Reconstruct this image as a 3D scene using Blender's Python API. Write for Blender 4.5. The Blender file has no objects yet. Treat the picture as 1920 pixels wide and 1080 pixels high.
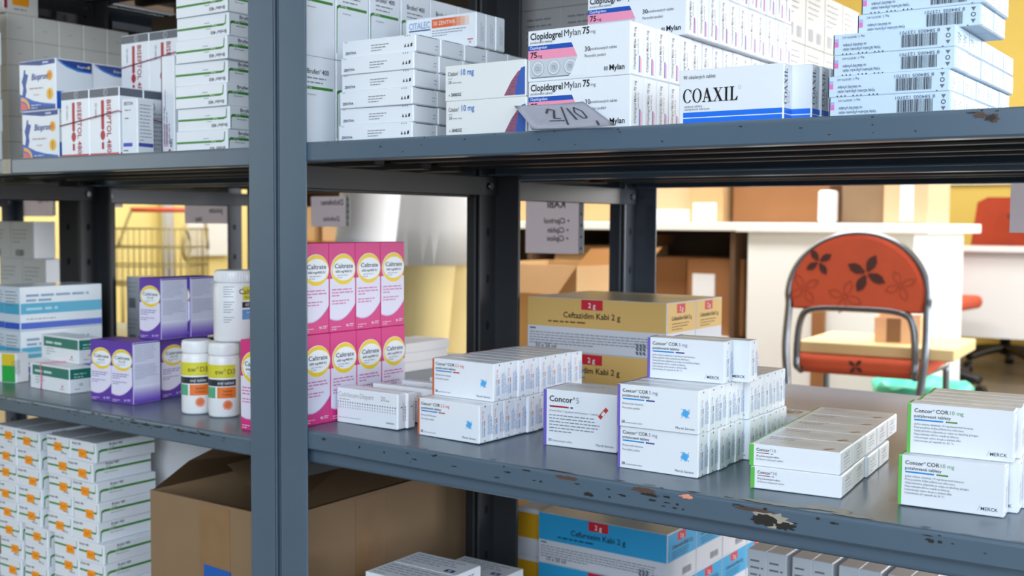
import bpy, bmesh, math, random
from mathutils import Vector, Matrix
R = math.radians
rnd = random.Random(7)
C = bpy.context.scene.collection
sc = bpy.context.scene

# ------------------------------------------------------------------ camera
HC = 0.86                                   # lens height above the floor
yaw, pitch, roll = R(-35.0), R(3.32), R(0.4)
fwd = Vector((math.sin(yaw)*math.cos(pitch), math.cos(yaw)*math.cos(pitch), -math.sin(pitch)))
rt0 = Vector((math.cos(yaw), -math.sin(yaw), 0)); up0 = rt0.cross(fwd)
rt = math.cos(roll)*rt0 + math.sin(roll)*up0
up = -math.sin(roll)*rt0 + math.cos(roll)*up0
cd = bpy.data.cameras.new('camera'); cam = bpy.data.objects.new('camera', cd); C.objects.link(cam)
M = Matrix((rt, up, -fwd)).transposed().to_4x4(); M.translation = Vector((0, -1.0, HC))
cam.matrix_world = M
cd.sensor_width = 36.0; cd.lens = 2100.0/1920*36; cd.clip_start = .02
cd.dof.use_dof = True; cd.dof.focus_distance = 1.13; cd.dof.aperture_fstop = 8.2
sc.camera = cam
# ------------------------------------------------------------------ light
wd = bpy.data.worlds.new('world'); sc.world = wd; wd.use_nodes = True
bg = wd.node_tree.nodes['Background']; bg.inputs[0].default_value = (.75, .85, 1, 1); bg.inputs[1].default_value = .05
def area(name, loc, target, sx, sy, power, col):
    l = bpy.data.lights.new(name, 'AREA'); l.shape = 'RECTANGLE'; l.size = sx; l.size_y = sy; l.energy = power; l.color = col
    o = bpy.data.objects.new(name, l); C.objects.link(o); o.location = loc
    o.rotation_euler = (Vector(target)-Vector(loc)).to_track_quat('-Z', 'Y').to_euler()
    return o
area('daylight_front_window', (1.0, -3.4, 1.80), (-.7, .3, .85), 3.4, 2.1, 102, (.76, .88, 1.0))
area('fill_light_left', (-5.2, -2.2, 1.45), (-2.0, .4, .85), 1.6, 1.6, 16, (.82, .91, 1.0))  # added fill light for the left bay, no window stands there
area('daylight_side_window', (3.3, -1.5, 1.45), (-.9, .3, .9), 2.2, 1.7, 36, (.80, .90, 1.0))
area('daylight_far_window', (3.3, 2.9, 1.45), (-2.0, 2.0, .7), 2.6, 2.1, 150, (.97, .98, 1.0))
area('fill_light_back', (.9, 6.4, 1.55), (-.6, 0, .5), 2.4, 1.7, 60, (.97, .98, 1.0))  # added fill light from behind, brightens box tops on the low rear shelf
area('ceiling_lamp_far', (-1.6, 3.9, 3.1), (-1.6, 3.9, 0), 2.6, 1.2, 70, (.98, .98, 1.0))
area('ceiling_lamp_left', (-3.9, 2.4, 3.1), (-3.9, 2.4, 0), 2.0, 1.2, 50, (1.0, .97, .92))
area('fill_light_middle', (-1.5, 1.75, 3.1), (-1.5, 1.75, 0), 2.4, .8, 70, (.97, .98, 1.0))  # added fill light to brighten the coat, chair back and counter front
vs = sc.view_settings
vs.view_transform = 'Standard'; vs.look = 'None'; vs.gamma = 1; vs.use_curve_mapping = False; vs.exposure = 0.55

# ------------------------------------------------------------------ materials
def lin(c):
    c = c/255.0
    return c/12.92 if c <= .04045 else ((c+.055)/1.055)**2.4
MATS = {}
def mat(name, rgb, rough=.5, metal=0.0, spec=.5, noise=0.0, nscale=20, bump=0.0, trans=0.0):
    if name in MATS: return MATS[name]
    m = bpy.data.materials.new(name); m.use_nodes = True; nt = m.node_tree; b = nt.nodes['Principled BSDF']
    col = (lin(rgb[0]), lin(rgb[1]), lin(rgb[2]), 1)
    b.inputs['Base Color'].default_value = col; b.inputs['Roughness'].default_value = rough
    b.inputs['Metallic'].default_value = metal; b.inputs['Specular IOR Level'].default_value = spec
    if trans: b.inputs['Transmission Weight'].default_value = trans
    if noise or bump:
        tc = nt.nodes.new('ShaderNodeTexCoord'); nz = nt.nodes.new('ShaderNodeTexNoise')
        nz.inputs['Scale'].default_value = nscale; nz.inputs['Detail'].default_value = 6
        nt.links.new(tc.outputs['Object'], nz.inputs['Vector'])
        if noise:
            mx = nt.nodes.new('ShaderNodeMix'); mx.data_type = 'RGBA'
            mx.inputs[6].default_value = tuple(v*(1-noise) for v in col[:3])+(1,)
            mx.inputs[7].default_value = tuple(min(1, v*(1+noise)) for v in col[:3])+(1,)
            nt.links.new(nz.outputs['Fac'], mx.inputs[0]); nt.links.new(mx.outputs[2], b.inputs['Base Color'])
        if bump:
            bp = nt.nodes.new('ShaderNodeBump'); bp.inputs['Strength'].default_value = bump; bp.inputs['Distance'].default_value = .002
            nt.links.new(nz.outputs['Fac'], bp.inputs['Height']); nt.links.new(bp.outputs[0], b.inputs['Normal'])
    MATS[name] = m; return m
def ink(r, g, b, rough=.4): return mat('ink_%d_%d_%d' % (r, g, b), (r, g, b), rough)
WHITE = mat('carton_white', (230, 234, 240), .30)
CREAM = mat('carton_cream', (228, 222, 212), .45)
PAPER = mat('paper', (225, 224, 226), .8, noise=.03)
PAINT = mat('rack_paint', (80, 98, 114), .28, noise=.07, nscale=9, bump=.03, spec=.7)
PAINT_DK = mat('rack_paint_dark', (46, 47, 50), .45, noise=.12, nscale=14)  # darker tone for inner posts, shelf ribs and front-rack braces
PAINT_SHADED = mat('rack_paint_shaded', (70, 75, 84), .26, noise=.1, nscale=12)  # rack paint with shade put into its colour, for far posts and rear braces
CHIP = mat('bare_steel_chip', (34, 30, 28), .6)
RUST = mat('rust_chip', (84, 62, 50), .7, noise=.3, nscale=60)
GLUE = mat('old_tape_residue', (158, 152, 138), .5, noise=.25, nscale=70)
HOLE = mat('punched_hole', (8, 8, 9), .8)
KRAFT = mat('kraft_cardboard', (138, 111, 82), .75, noise=.10, nscale=14, bump=.1)
KRAFT_L = mat('light_cardboard', (205, 165, 115), .75, noise=.08, nscale=10)
KRAFT_D = mat('brown_cardboard', (150, 100, 58), .75, noise=.1, nscale=10)
KEDGE = mat('cardboard_edge', (206, 182, 150), .8, noise=.2, nscale=120)
TAPE = mat('brown_packing_tape', (150, 112, 72), .25)
STEEL = mat('chrome_tube', (128, 130, 134), .26, metal=1.0)
DSTEEL = mat('bolt_steel', (120, 120, 122), .35, metal=1.0)
BLACKP = mat('black_plastic', (18, 18, 19), .45)
WHITEP = mat('white_plastic', (235, 236, 238), .3)
BLK = ink(20, 20, 24); GRY = ink(120, 124, 132); LGRY = ink(165, 170, 180)

# ------------------------------------------------------------------ object helpers
def obj(name, bm, mats, parent=None, smooth=False, loc=(0, 0, 0), rz=0):
    me = bpy.data.meshes.new(name)
    if isinstance(bm, bpy.types.Mesh): me = bm
    else:
        bm.to_mesh(me); bm.free()
        for m in (mats if isinstance(mats, (list, tuple)) else [mats]): me.materials.append(m)
        if smooth:
            for p in me.polygons: p.use_smooth = True
    o = bpy.data.objects.new(name, me); C.objects.link(o)
    o.location = loc; o.rotation_euler = (0, 0, rz)
    if parent: o.parent = parent
    return o
def tag(o, label, cat, group=None, kind=None):
    o['label'] = label; o['category'] = cat
    if group: o['group'] = group
    if kind: o['kind'] = kind
    return o
def thing(name, label, cat, loc=(0, 0, 0), rz=0, group=None):
    o = bpy.data.objects.new(name, None); C.objects.link(o); o.location = loc; o.rotation_euler = (0, 0, rz)
    o.empty_display_size = .05
    return tag(o, label, cat, group)
def struct(name, bm, m):
    o = obj(name, bm, m); o['kind'] = 'structure'; return o
def add_box(bm, x0, x1, y0, y1, z0, z1, mi=0, bev=0, seg=2, mtx=None):
    vs_ = [bm.verts.new((x, y, z)) for z in (z0, z1) for y in (y0, y1) for x in (x0, x1)]
    fs = []
    for q in ((0, 2, 3, 1), (4, 5, 7, 6), (0, 1, 5, 4), (2, 6, 7, 3), (0, 4, 6, 2), (1, 3, 7, 5)):
        f = bm.faces.new([vs_[i] for i in q]); f.material_index = mi; fs.append(f)
    if mtx is not None: bmesh.ops.transform(bm, matrix=mtx, verts=vs_)
    if bev:
        es = list({e for f in fs for e in f.edges})
        bmesh.ops.bevel(bm, geom=es, offset=bev, segments=seg, affect='EDGES', profile=.5)
    return vs_
def box_bm(*a, **k):
    bm = bmesh.new(); add_box(bm, *a, **k); return bm
def add_tube(bm, pts, r, n=10, closed=False, mi=0, cap=True):
    pts = [Vector(p) for p in pts]; N = len(pts); rings = []
    prev = None
    for i, p in enumerate(pts):
        if closed: t = pts[(i+1) % N]-pts[i-1]
        else: t = pts[min(i+1, N-1)]-pts[max(i-1, 0)]
        t.normalize()
        if prev is None:
            a = Vector((0, 0, 1)) if abs(t.z) < .9 else Vector((1, 0, 0))
            u = t.cross(a).normalized()
        else: u = (prev - t*prev.dot(t)).normalized()
        prev = u; v = t.cross(u)
        rr = r[i] if isinstance(r, (list, tuple)) else r
        rings.append([bm.verts.new(p + (u*math.cos(2*math.pi*k/n)+v*math.sin(2*math.pi*k/n))*rr) for k in range(n)])
    for i in range(N if closed else N-1):
        a, b = rings[i], rings[(i+1) % N]
        for k in range(n):
            f = bm.faces.new((a[k], a[(k+1) % n], b[(k+1) % n], b[k])); f.smooth = True; f.material_index = mi
    if cap and not closed:
        for rg, rev in ((rings[0], True), (rings[-1], False)):
            f = bm.faces.new(rg[::-1] if rev else rg); f.material_index = mi
def add_lathe(bm, prof, n=40, mi=0, cx=0, cy=0, mis=None):
    rings = [[bm.verts.new((cx+r*math.cos(2*math.pi*k/n), cy+r*math.sin(2*math.pi*k/n), z)) for k in range(n)] for r, z in prof]
    for i in range(len(prof)-1):
        for k in range(n):
            f = bm.faces.new((rings[i][k], rings[i][(k+1) % n], rings[i+1][(k+1) % n], rings[i+1][k]))
            f.material_index = mis[i] if mis else mi; f.smooth = True
    for rg, rev in ((rings[0], True), (rings[-1], False)):
        f = bm.faces.new(rg[::-1] if rev else rg); f.material_index = mi
def add_loft(bm, rings, mi=0, cap=True):
    rs = [[bm.verts.new(p) for p in rg] for rg in rings]; n = len(rs[0])
    for i in range(len(rs)-1):
        for k in range(n):
            f = bm.faces.new((rs[i][k], rs[i][(k+1) % n], rs[i+1][(k+1) % n], rs[i+1][k])); f.smooth = True; f.material_index = mi
    if cap:
        bm.faces.new(rs[0][::-1]).material_index = mi; bm.faces.new(rs[-1]).material_index = mi
def smoothpath(pts, k=6):
    P = [Vector(p) for p in pts]; out = []
    for i in range(len(P)-1):
        p0, p1, p2, p3 = P[max(i-1, 0)], P[i], P[i+1], P[min(i+2, len(P)-1)]
        for j in range(k):
            t = j/k
            out.append(.5*((2*p1)+(-p0+p2)*t+(2*p0-5*p1+4*p2-p3)*t*t+(-p0+3*p1-3*p2+p3)*t**3))
    out.append(P[-1]); return out

# ------------------------------------------------------------------ lettering
GL = {}
def glyphs(s, bold=0.0, shear=0.0, res=2):
    k = (s, bold, shear, res)
    if k in GL: return GL[k]
    if '\u00ae' in s and len(s) > 1:               # small raised registered mark
        V_, F_, x = [], [], 0.0
        for part in [p for p in s.replace('\u00ae', '|\u00ae|').split('|') if p.strip()]:
            v_, f_, w_ = glyphs(part, 0 if part == '\u00ae' else bold, shear, res); q, dy = (.42, .40) if part == '\u00ae' else (1, 0)
            o_ = len(V_); x += .04 if part == '\u00ae' else (.22 if V_ else 0)
            V_ += [(x+a*q, b*q+dy) for a, b in v_]; F_ += [tuple(i+o_ for i in f) for f in f_]; x += w_*q
        GL[k] = (V_, F_, x); return GL[k]
    cu = bpy.data.curves.new('t', 'FONT'); cu.body = s; cu.size = 1; cu.resolution_u = res
    cu.offset = bold; cu.shear = shear; cu.fill_mode = 'FRONT'
    o = bpy.data.objects.new('t', cu); me = bpy.data.meshes.new_from_object(o)
    vs_ = [(v.co.x, v.co.y) for v in me.vertices]; fs = [tuple(p.vertices) for p in me.polygons]
    if fs:                                          # face the reader
        a, b, c = (vs_[i] for i in fs[0][:3])
        if (b[0]-a[0])*(c[1]-a[1])-(b[1]-a[1])*(c[0]-a[0]) < 0: fs = [f[::-1] for f in fs]
    bpy.data.objects.remove(o); bpy.data.meshes.remove(me); bpy.data.curves.remove(cu)
    x0 = min(v[0] for v in vs_); x1 = max(v[0] for v in vs_)
    GL[k] = ([(x-x0, y) for x, y in vs_], fs, x1-x0)
    return GL[k]
CAPH = None
def caph():
    global CAPH
    if CAPH is None: CAPH = max(v[1] for v in glyphs('H')[0])
    return CAPH
def serif_coaxil():
    """COAXIL as upright bold serif capitals: list of polygons, cap height 1"""
    P = []; x = 0
    def ring(cx, a0, a1, n=28):
        for i in range(n):
            t0 = R(a0+(a1-a0)*i/n); t1 = R(a0+(a1-a0)*(i+1)/n)
            o = lambda t: (cx+.47*math.cos(t), .5+.52*math.sin(t)); q = lambda t: (cx+.29*math.cos(t), .5+.475*math.sin(t))
            P.append([q(t0), o(t0), o(t1), q(t1)])
    def rect(a, b, c, d): P.append([(a, b), (c, b), (c, d), (a, d)])
    ring(.47, 40, 322); P.append([(.80, .66), (.86, .66), (.86, .98), (.80, .90)]); x = .97
    ring(x+.47, 0, 360); x += 1.0
    P.append([(x+.40, 1.0), (x+.52, 1.02), (x+.20, .04), (x+.13, .04)]); P.append([(x+.36, .90), (x+.52, 1.02), (x+.92, .04), (x+.70, .04)])
    rect(x+.22, .30, x+.72, .36); rect(x, 0, x+.34, .05); rect(x+.58, 0, x+1.04, .05); x += 1.08
    P.append([(x+.10, .97), (x+.34, .97), (x+.92, .03), (x+.68, .03)]); P.append([(x+.76, .97), (x+.83, .97), (x+.19, .03), (x+.12, .03)])
    rect(x, .95, x+.44, 1); rect(x+.62, .95, x+.98, 1); rect(x, 0, x+.34, .05); rect(x+.56, 0, x+1.02, .05); x += 1.10
    rect(x+.12, 0, x+.32, 1); rect(x, .95, x+.44, 1); rect(x, 0, x+.44, .05); x += .56
    rect(x+.12, 0, x+.32, 1); rect(x, .95, x+.44, 1); rect(x, 0, x+.74, .05); P.append([(x+.52, .05), (x+.74, .05), (x+.80, .30), (x+.74, .30)]); x += .80
    return P, x

class Sheet:
    """a printed solid: keeps one bmesh and its materials; u, v run over a face"""
    def __init__(s): s.bm = bmesh.new(); s.mats = []
    def mi(s, m):
        if m not in s.mats: s.mats.append(m)
        return s.mats.index(m)
class Carton:
    def __init__(s, W, D, H, base=None, flap=True, bev=.0007, side=None):
        s.W, s.D, s.H = W, D, H
        s.b = Sheet(); base = base or WHITE
        add_box(s.b.bm, 0, W, 0, D, 0, H, s.b.mi(base), bev, 1)
        s.f = None; s.off = 0.0
        if flap:
            s.f = Sheet(); s.off = .0006
            add_box(s.f.bm, W-.0004, W+.0006, .001, D-.001, .001, H-.001, s.f.mi(side or base), .0003, 1)
        s.lay = {}
    def P(s, f, u, v, e):
        if f == 'F': return (u, -e, v)
        if f == 'R': return (s.W+s.off+e, u, v)
        if f == 'T': return (u, v, s.H+e)
        if f == 'L': return (-e, s.D-u, v)
    def poly(s, f, pts, m, e=None, rep=False):
        S = s.f if (f == 'R' and s.f) else s.b
        if e is None:
            s.lay[f] = s.lay.get(f, 0)+1; e = .00010+.000012*min(s.lay[f], 40)
        vs_ = [S.bm.verts.new(s.P(f, u, v, e)) for u, v in pts]
        fc = S.bm.faces.new(vs_); fc.material_index = S.mi(m)
    def rect(s, f, u0, v0, u1, v1, m): s.poly(f, [(u0, v0), (u1, v0), (u1, v1), (u0, v1)], m)
    def polys(s, f, plist, m, u, v, sx, sy):
        e = .00062
        for p in plist: s.poly(f, [(u+a*sx, v+b*sy) for a, b in p], m, e)
    def text(s, f, t, u, v, h, m=None, w=None, rot=0, bold=0.0, align='l', shear=0.0, res=2):
        m = m or BLK; vs_, fs, nw = glyphs(t, bold, shear, res); k = h/caph()
        sx = (w/nw) if w else k
        wd_ = nw*sx; ox = {'l': 0, 'c': -wd_/2, 'r': -wd_}[align]
        c_, s_ = math.cos(R(rot)), math.sin(R(rot))
        S = s.f if (f == 'R' and s.f) else s.b; mi = S.mi(m)
        nv = []
        for x, y in vs_:
            X, Y = ox+x*sx, y*k
            nv.append(S.bm.verts.new(s.P(f, u+X*c_-Y*s_, v+X*s_+Y*c_, .00062)))
        for q in fs:
            try: S.bm.faces.new([nv[i] for i in q]).material_index = mi
            except ValueError: pass
        return wd_
    def lines(s, f, u, v, w, n, pitch, th, m=None, seed=1, rot=0, fill=.8):
        """rows of print too small to read: word-long dashes"""
        m = m or GRY; th *= .78; r = random.Random(seed); c_, s_ = math.cos(R(rot)), math.sin(R(rot))
        for i in range(n):
            x = 0; L = w*(fill+(1-fill)*r.random()) if i < n-1 else w*r.uniform(.35, .8)
            while x < L:
                ww = min(r.uniform(2.5, 7)*th, L-x)
                if ww > th:
                    y = -i*pitch
                    s.poly(f, [(u+a*c_-b*s_, v+a*s_+b*c_) for a, b in ((x, y), (x+ww, y), (x+ww, y+th), (x, y+th))], m, .00062)
                x += ww+th*1.1
    def ell(s, f, cu, cv, ru, rv, m, n=36, a0=0, a1=360, inner=None, iofs=(0, 0)):
        s.lay[f] = s.lay.get(f, 0)+1; e = .00010+.000012*min(s.lay[f], 40)
        if inner is None:
            s.poly(f, [(cu+ru*math.cos(R(a0+(a1-a0)*i/n)), cv+rv*math.sin(R(a0+(a1-a0)*i/n))) for i in range(n)], m, e)
        else:
            for i in range(n):
                t0, t1 = R(a0+(a1-a0)*i/n), R(a0+(a1-a0)*(i+1)/n)
                q = lambda t: (cu+iofs[0]+inner[0]*math.cos(t), cv+iofs[1]+inner[1]*math.sin(t)); o = lambda t: (cu+ru*math.cos(t), cv+rv*math.sin(t))
                s.poly(f, [q(t0), o(t0), o(t1), q(t1)], m, e)
    def barcode(s, f, u, v, w, h, seed=3, m=None):
        r = random.Random(seed); x = 0
        while x < w:
            b = r.choice((.4, .4, .8, 1.2))*w/42
            s.poly(f, [(u+x, v), (u+x+b, v), (u+x+b, v+h), (u+x, v+h)], m or BLK, .00062)
            x += b+r.choice((.4, .6, .9))*w/42
    def grad(s, f, u0, v0, u1, v1, ca, cb, n=7):
        for i in range(n):
            t = i/(n-1); c = tuple(int(ca[k]+(cb[k]-ca[k])*t) for k in range(3))
            s.rect(f, u0, v0+(v1-v0)*i/n, u1, v0+(v1-v0)*(i+1)/n, ink(*c))
    def done(s, name='medicine_box', flapname='end_flap', extra=None):
        me = bpy.data.meshes.new(name); s.b.bm.to_mesh(me); s.b.bm.free()
        for m in s.b.mats: me.materials.append(m)
        s.me = me; s.fm = None; s.name = name; s.flapname = flapname
        if s.f:
            fm = bpy.data.meshes.new(flapname); s.f.bm.to_mesh(fm); s.f.bm.free()
            for m in s.f.mats: fm.materials.append(m)
            s.fm = fm
        s.extra = extra or []; s.proto = None
        return s
    def put(s, x, y, z, rz, label, group=None, cat='medicine box'):
        """first call makes the box and its parts, later calls copy box and parts"""
        if s.proto is None:
            o = bpy.data.objects.new(s.name, None); C.objects.link(o); s.proto = o; o.empty_display_size = .02
            c = bpy.data.objects.new('box_body', s.me); C.objects.link(c); c.parent = o
            if s.fm:
                c = bpy.data.objects.new(s.flapname, s.fm); C.objects.link(c); c.parent = o
            for nm, me, loc in s.extra:
                c = bpy.data.objects.new(nm, me); C.objects.link(c); c.parent = o; c.location = loc
        else:
            o = s.proto.copy(); C.objects.link(o)
            for ch in [c for c in s.proto.children]:
                c = ch.copy(); C.objects.link(c); c.parent = o
            if 'group' in o.keys(): del o['group']
        o.location = (x, y, z); o.rotation_euler = (0, 0, R(rz))
        tag(o, label, cat, group); return o
ORD = ['frontmost', 'second', 'third', 'fourth', 'fifth', 'sixth', 'seventh', 'eighth', 'ninth', 'tenth', 'eleventh', 'twelfth', 'thirteenth', 'fourteenth', 'fifteenth', 'sixteenth']
def nth(i, n, first='frontmost', last=None):
    if i == 0: return first
    if last and i == n-1: return last
    return ORD[i]
def row(t, x, y, z, rz, n, desc, where, group, pitch=None, jit=.0012, dx=None, seed=0, lab=None):
    """n boxes one behind the other, going away from the shelf edge"""
    r = random.Random(seed+n); p = pitch or t.D+.0006; a = R(rz)
    for i in range(n):
        j = 0 if i == 0 else r.uniform(-jit, jit); j += (dx[i] if dx else 0)
        X = x+j*math.cos(a)-i*p*math.sin(a); Y = y+j*math.sin(a)+i*p*math.cos(a)
        w = 'front box' if i == 0 else ORD[i]+' box from front'
        t.put(X, Y, z, rz, f'{desc}, {w} {where}' if lab is None else lab(i), group)

# ------------------------------------------------------------------ room
struct('floor', box_bm(-6, 4.2, -4.2, 7, -.06, 0), mat('floor_terrazzo', (112, 104, 94), .35, noise=.22, nscale=5))
YEL = mat('yellow_wall_paint', (238, 218, 142), .7, noise=.03, nscale=3)
struct('wall_left', box_bm(-5.62, -5.5, -4.2, 7, 0, 3.2), YEL)
struct('wall_back', box_bm(-5.5, 4.2, 6.6, 6.72, 0, 3.2), mat('mustard_wall_paint', (204, 176, 84), .7, noise=.03, nscale=3))
struct('ceiling', box_bm(-6, 4.2, -4.2, 7, 3.2, 3.3), mat('ceiling_white', (235, 232, 225), .8))
struct('baseboard_back', box_bm(-5.5, 4.2, 6.58, 6.6, 0, .09), mat('skirting', (150, 128, 90), .5))

# ------------------------------------------------------------------ racks
LIP = .0245
ZU, ZMR, ZML, ZLOW, ZTOP = .9590, .5975, .5755, .2155, 1.345
def sag(x): return .0038*math.sin(math.pi*min(max((x+1.0124)/1.0, 0), 1))
def zm(x): return ZMR+.0004-sag(x)
def post_bm(x0, sx, yf, sy, h, holes=True):
    """steel angle: one flange facing the aisle, one running into the rack"""
    bm = bmesh.new(); t = .003
    def bx(a, b, c, d, e, f, mi=0, bev=0): add_box(bm, min(a, b), max(a, b), min(c, d), max(c, d), e, f, mi, bev, 2)
    bx(x0, x0+sx*.049, yf, yf+sy*t, 0, h, 0, .0008)
    bx(x0, x0+sx*.0045, yf, yf+sy*.044, 0, h, 0, .0018)
    z = .10
    while holes and z < h-.05:
        for s_ in (-1, 1):
            cx = x0+sx*.0045+sx*.0004 if s_*sx > 0 else x0-sx*.0004
            ring = [bm.verts.new((cx, yf+sy*(.024)+.0045*math.cos(k*math.pi/6), z+.0075*math.sin(k*math.pi/6))) for k in range(12)]
            f = bm.faces.new(ring); f.material_index = 1
        z += .0745
    bmesh.ops.recalc_face_normals(bm, faces=[f for f in bm.faces if f.material_index == 0])
    return bm
def blot(bm, mi, cx, cz, w, h, y, seed, n=22, top=False, tilt=0):
    global BLOTS
    BLOTS += 1; k_ = (BLOTS % 150)*.000002
    if top: cz += k_
    else: y -= k_
    r = random.Random(seed); pts = []
    for k in range(n):
        a = 2*math.pi*k/n; q = r.uniform(.62 if max(w, h) > .03 else .45, 1.0)
        u, v = w/2*q*math.cos(a), h/2*q*math.sin(a); v += u*tilt
        pts.append((cx+u, y, cz+v) if not top else (cx+u, y+v, cz))
    f = bm.faces.new([bm.verts.new(p) for p in pts]); f.material_index = mi
    f.normal_update()
    want = Vector((0, -1, 0)) if not top else Vector((0, 0, 1))
    if f.normal.dot(want) < 0: f.normal_flip()
BLOTS = 0
def shelf_bm(x0, x1, y0, y1, z, lip=LIP, sagf=None, wear=None, yin=0.0):
    """pressed steel tray: deck with rounded nose, front and rear lips turned in underneath"""
    bm = bmesh.new(); n = 24; rings = []
    r = .004
    prof = [(y0+.022, z-lip), (y0+r*.4, z-lip), (y0, z-lip+r*.5)]
    for k in range(5):
        a = math.pi/2*k/4; prof.append((y0+r-r*math.cos(a), z-r+r*math.sin(a)))
    for k in range(5):
        a = math.pi/2*k/4; prof.append((y1-r+r*math.sin(a), z-r+r*math.cos(a)))
    prof += [(y1, z-lip+r*.5), (y1-r*.4, z-lip), (y1-.022, z-lip), (y1-.022, z-lip+.002), (y1-.003, z-lip+.002), (y1-.003, z-.003), (y0+.003, z-.003), (y0+.003, z-lip+.002), (y0+.022, z-lip+.002)]
    for i in range(n+1):
        x = x0+(x1-x0)*i/n; dz = sagf(x) if sagf else 0
        rings.append([(x, y, zz-dz) for y, zz in prof])
    add_loft(bm, rings)
    bmesh.ops.recalc_face_normals(bm, faces=bm.faces[:])
    for f in bm.faces: f.smooth = False
    for w in (wear or []):
        kind, cx, off, ww, hh, seed = w[:6]
        dz = sagf(cx) if sagf else 0
        mi = {'c': 1, 'r': 2, 'g': 3, 'k': 4}[kind[0]]
        if kind.endswith('t'): blot(bm, mi, cx, z-dz+.0003, ww, hh, y0+off, seed, top=True)
        else: blot(bm, mi, cx, z-dz-off, ww, hh, y0-.0004, seed)
    return bm
SHM = [PAINT, CHIP, RUST, GLUE, mat('orange_paint_fleck', (228, 150, 118), .5)]
def rack(label, x0, x1, y0, y1, shelves, wear=None, ribs=True):
    t = thing('shelving_rack', label, 'metal shelving rack', ((x0+x1)/2, y0, 0), 0, None)
    L = t.location
    def loc(bm):
        bmesh.ops.translate(bm, verts=bm.verts[:], vec=-Vector(L)); return bm
    for xx, sx in ((x0, 1), (x1, -1)):
        for yy, sy in ((y0-.004, 1), (y1+.004, -1)):
            obj('upright_post', loc(post_bm(xx, sx, yy, sy, 1.95)), [PAINT_DK if (sy < 0) == (y0 < .3) else (PAINT if y0 < .3 else PAINT_SHADED), HOLE], t)
    for k, z in enumerate(shelves):
        sg = sag if (wear and k in wear and wear[k][1]) else None
        w = wear[k][0] if wear and k in wear else None
        s_ = obj('shelf', loc(shelf_bm(x0+.006, x1-.006, y0, y1, z, sagf=sg, wear=w)), SHM, t)
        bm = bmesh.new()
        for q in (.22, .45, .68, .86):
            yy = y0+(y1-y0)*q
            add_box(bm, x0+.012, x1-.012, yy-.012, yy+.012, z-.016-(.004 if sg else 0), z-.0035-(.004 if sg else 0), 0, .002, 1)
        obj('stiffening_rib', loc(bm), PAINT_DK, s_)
        for xx, sx in ((x0, 1), (x1, -1)):
            bm = bmesh.new(); a, b = sorted((xx+sx*.006, xx+sx*.0085))
            add_box(bm, a, b, y0+.002, y1-.002, z-.056, z-.026, 0, .0008, 1)
            br = obj('side_brace', loc(bm), PAINT_DK if y0 < .3 else PAINT_SHADED, t)
            for yy in (y0+.022, y1-.022):
                bm = bmesh.new(); add_tube(bm, [(xx+sx*.008, yy, z-.041), (xx+sx*.0135, yy, z-.041)], .006, 6)
                obj('bolt_head', loc(bm), DSTEEL, br)
    return t
# scars of use on the two front edges (x, distance below the top edge or in from the nose, width, height)
wr = random.Random(11)
wearMR = [('c', -.985, .008, .010, .004, 1), ('c', -.925, .010, .004, .004, 2), ('c', -.885, .011, .005, .003, 3)]
for k in range(46):
    cx = -.86+.74*wr.random()
    wearMR.append(('c', cx, wr.choice((.0035, .005, .007, .009, .013, .017)), wr.uniform(.003, .013), wr.uniform(.0012, .0032), 20+k))
for k in range(22):
    wearMR.append(('ct', -.86+.76*wr.random(), wr.uniform(.003, .009), wr.uniform(.006, .02), wr.uniform(.001, .003), 90+k))
wearMR += [('r', -.628, .0045, .034, .005, 5), ('rt', -.64, .004, .045, .004, 6), ('r', -.535, .004, .036, .007, 7), ('c', -.528, .008, .030, .004, 8), ('c', -.60, .018, .016, .006, 9),
           ('k', -.4865, .0035, .018, .0062, 10), ('gt', -.40, .009, .085, .012, 12), ('gt', -.352, .020, .058, .024, 13), ('gt', -.325, .008, .05, .010, 14),
           ('g', -.398, .013, .046, .017, 15), ('c', -.405, .014, .034, .013, 16), ('c', -.385, .017, .028, .009, 17), ('r', -.415, .006, .05, .004, 18), 
           ('c', -.252, .009, .010, .0045, 30), ('c', -.244, .009, .006, .004, 31)]
wearUR = [('r', -.2115, .009, .013, .010, 41), ('r', -.222, .006, .018, .006, 42), ('c', -.213, .0085, .012, .007, 43), ('c', -.228, .0035, .012, .002, 44)]
for k in range(30):
    cx = -1.0+.86*wr.random()
    wearUR.append(('c', cx, wr.choice((.002, .003, .006, .010, .017)), wr.uniform(.0015, .005), wr.uniform(.001, .002), 140+k))
wearML = []
for k in range(60):
    wearML.append(('c', -1.72+.55*wr.random(), wr.choice((.003, .005, .007, .011)), wr.uniform(.003, .012), wr.uniform(.0007, .0022), 190+k))
for cx in (-1.365, -1.335, -1.31, -1.26, -1.235, -1.21): wearML.append(('c', cx, .007, .030, .0032, int(-cx*900)))
right = rack('blue-grey steel rack in front, right of the double post, holding medicine boxes', -1.0605, .01, 0, .46, [ZLOW, ZMR, ZU, ZTOP], {1: (wearMR, True), 2: (wearUR, False)})
bm = box_bm(-1.05, 0, .012, .034, ZMR-.0455, ZMR-.0255, bev=.005, seg=3)
bmesh.ops.translate(bm, verts=bm.verts[:], vec=-right.location); obj('reinforcing_bar', bm, PAINT, right)
left = rack('blue-grey steel rack in front, left of the double post, holding medicine boxes', -2.117, -1.0655, 0, .46, [ZLOW, ZML, ZU-.003, ZTOP], {1: (wearML, False)})
bm = bmesh.new(); add_box(bm, -1.690, -1.666, -.0012, -.0004, ZU-.003-LIP+.001, ZU-.003-.001)
bmesh.ops.translate(bm, verts=bm.verts[:], vec=-left.location); o = obj('tape_strip', bm, GLUE, left); o['label'] = 'strip of old whitish tape'
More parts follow.
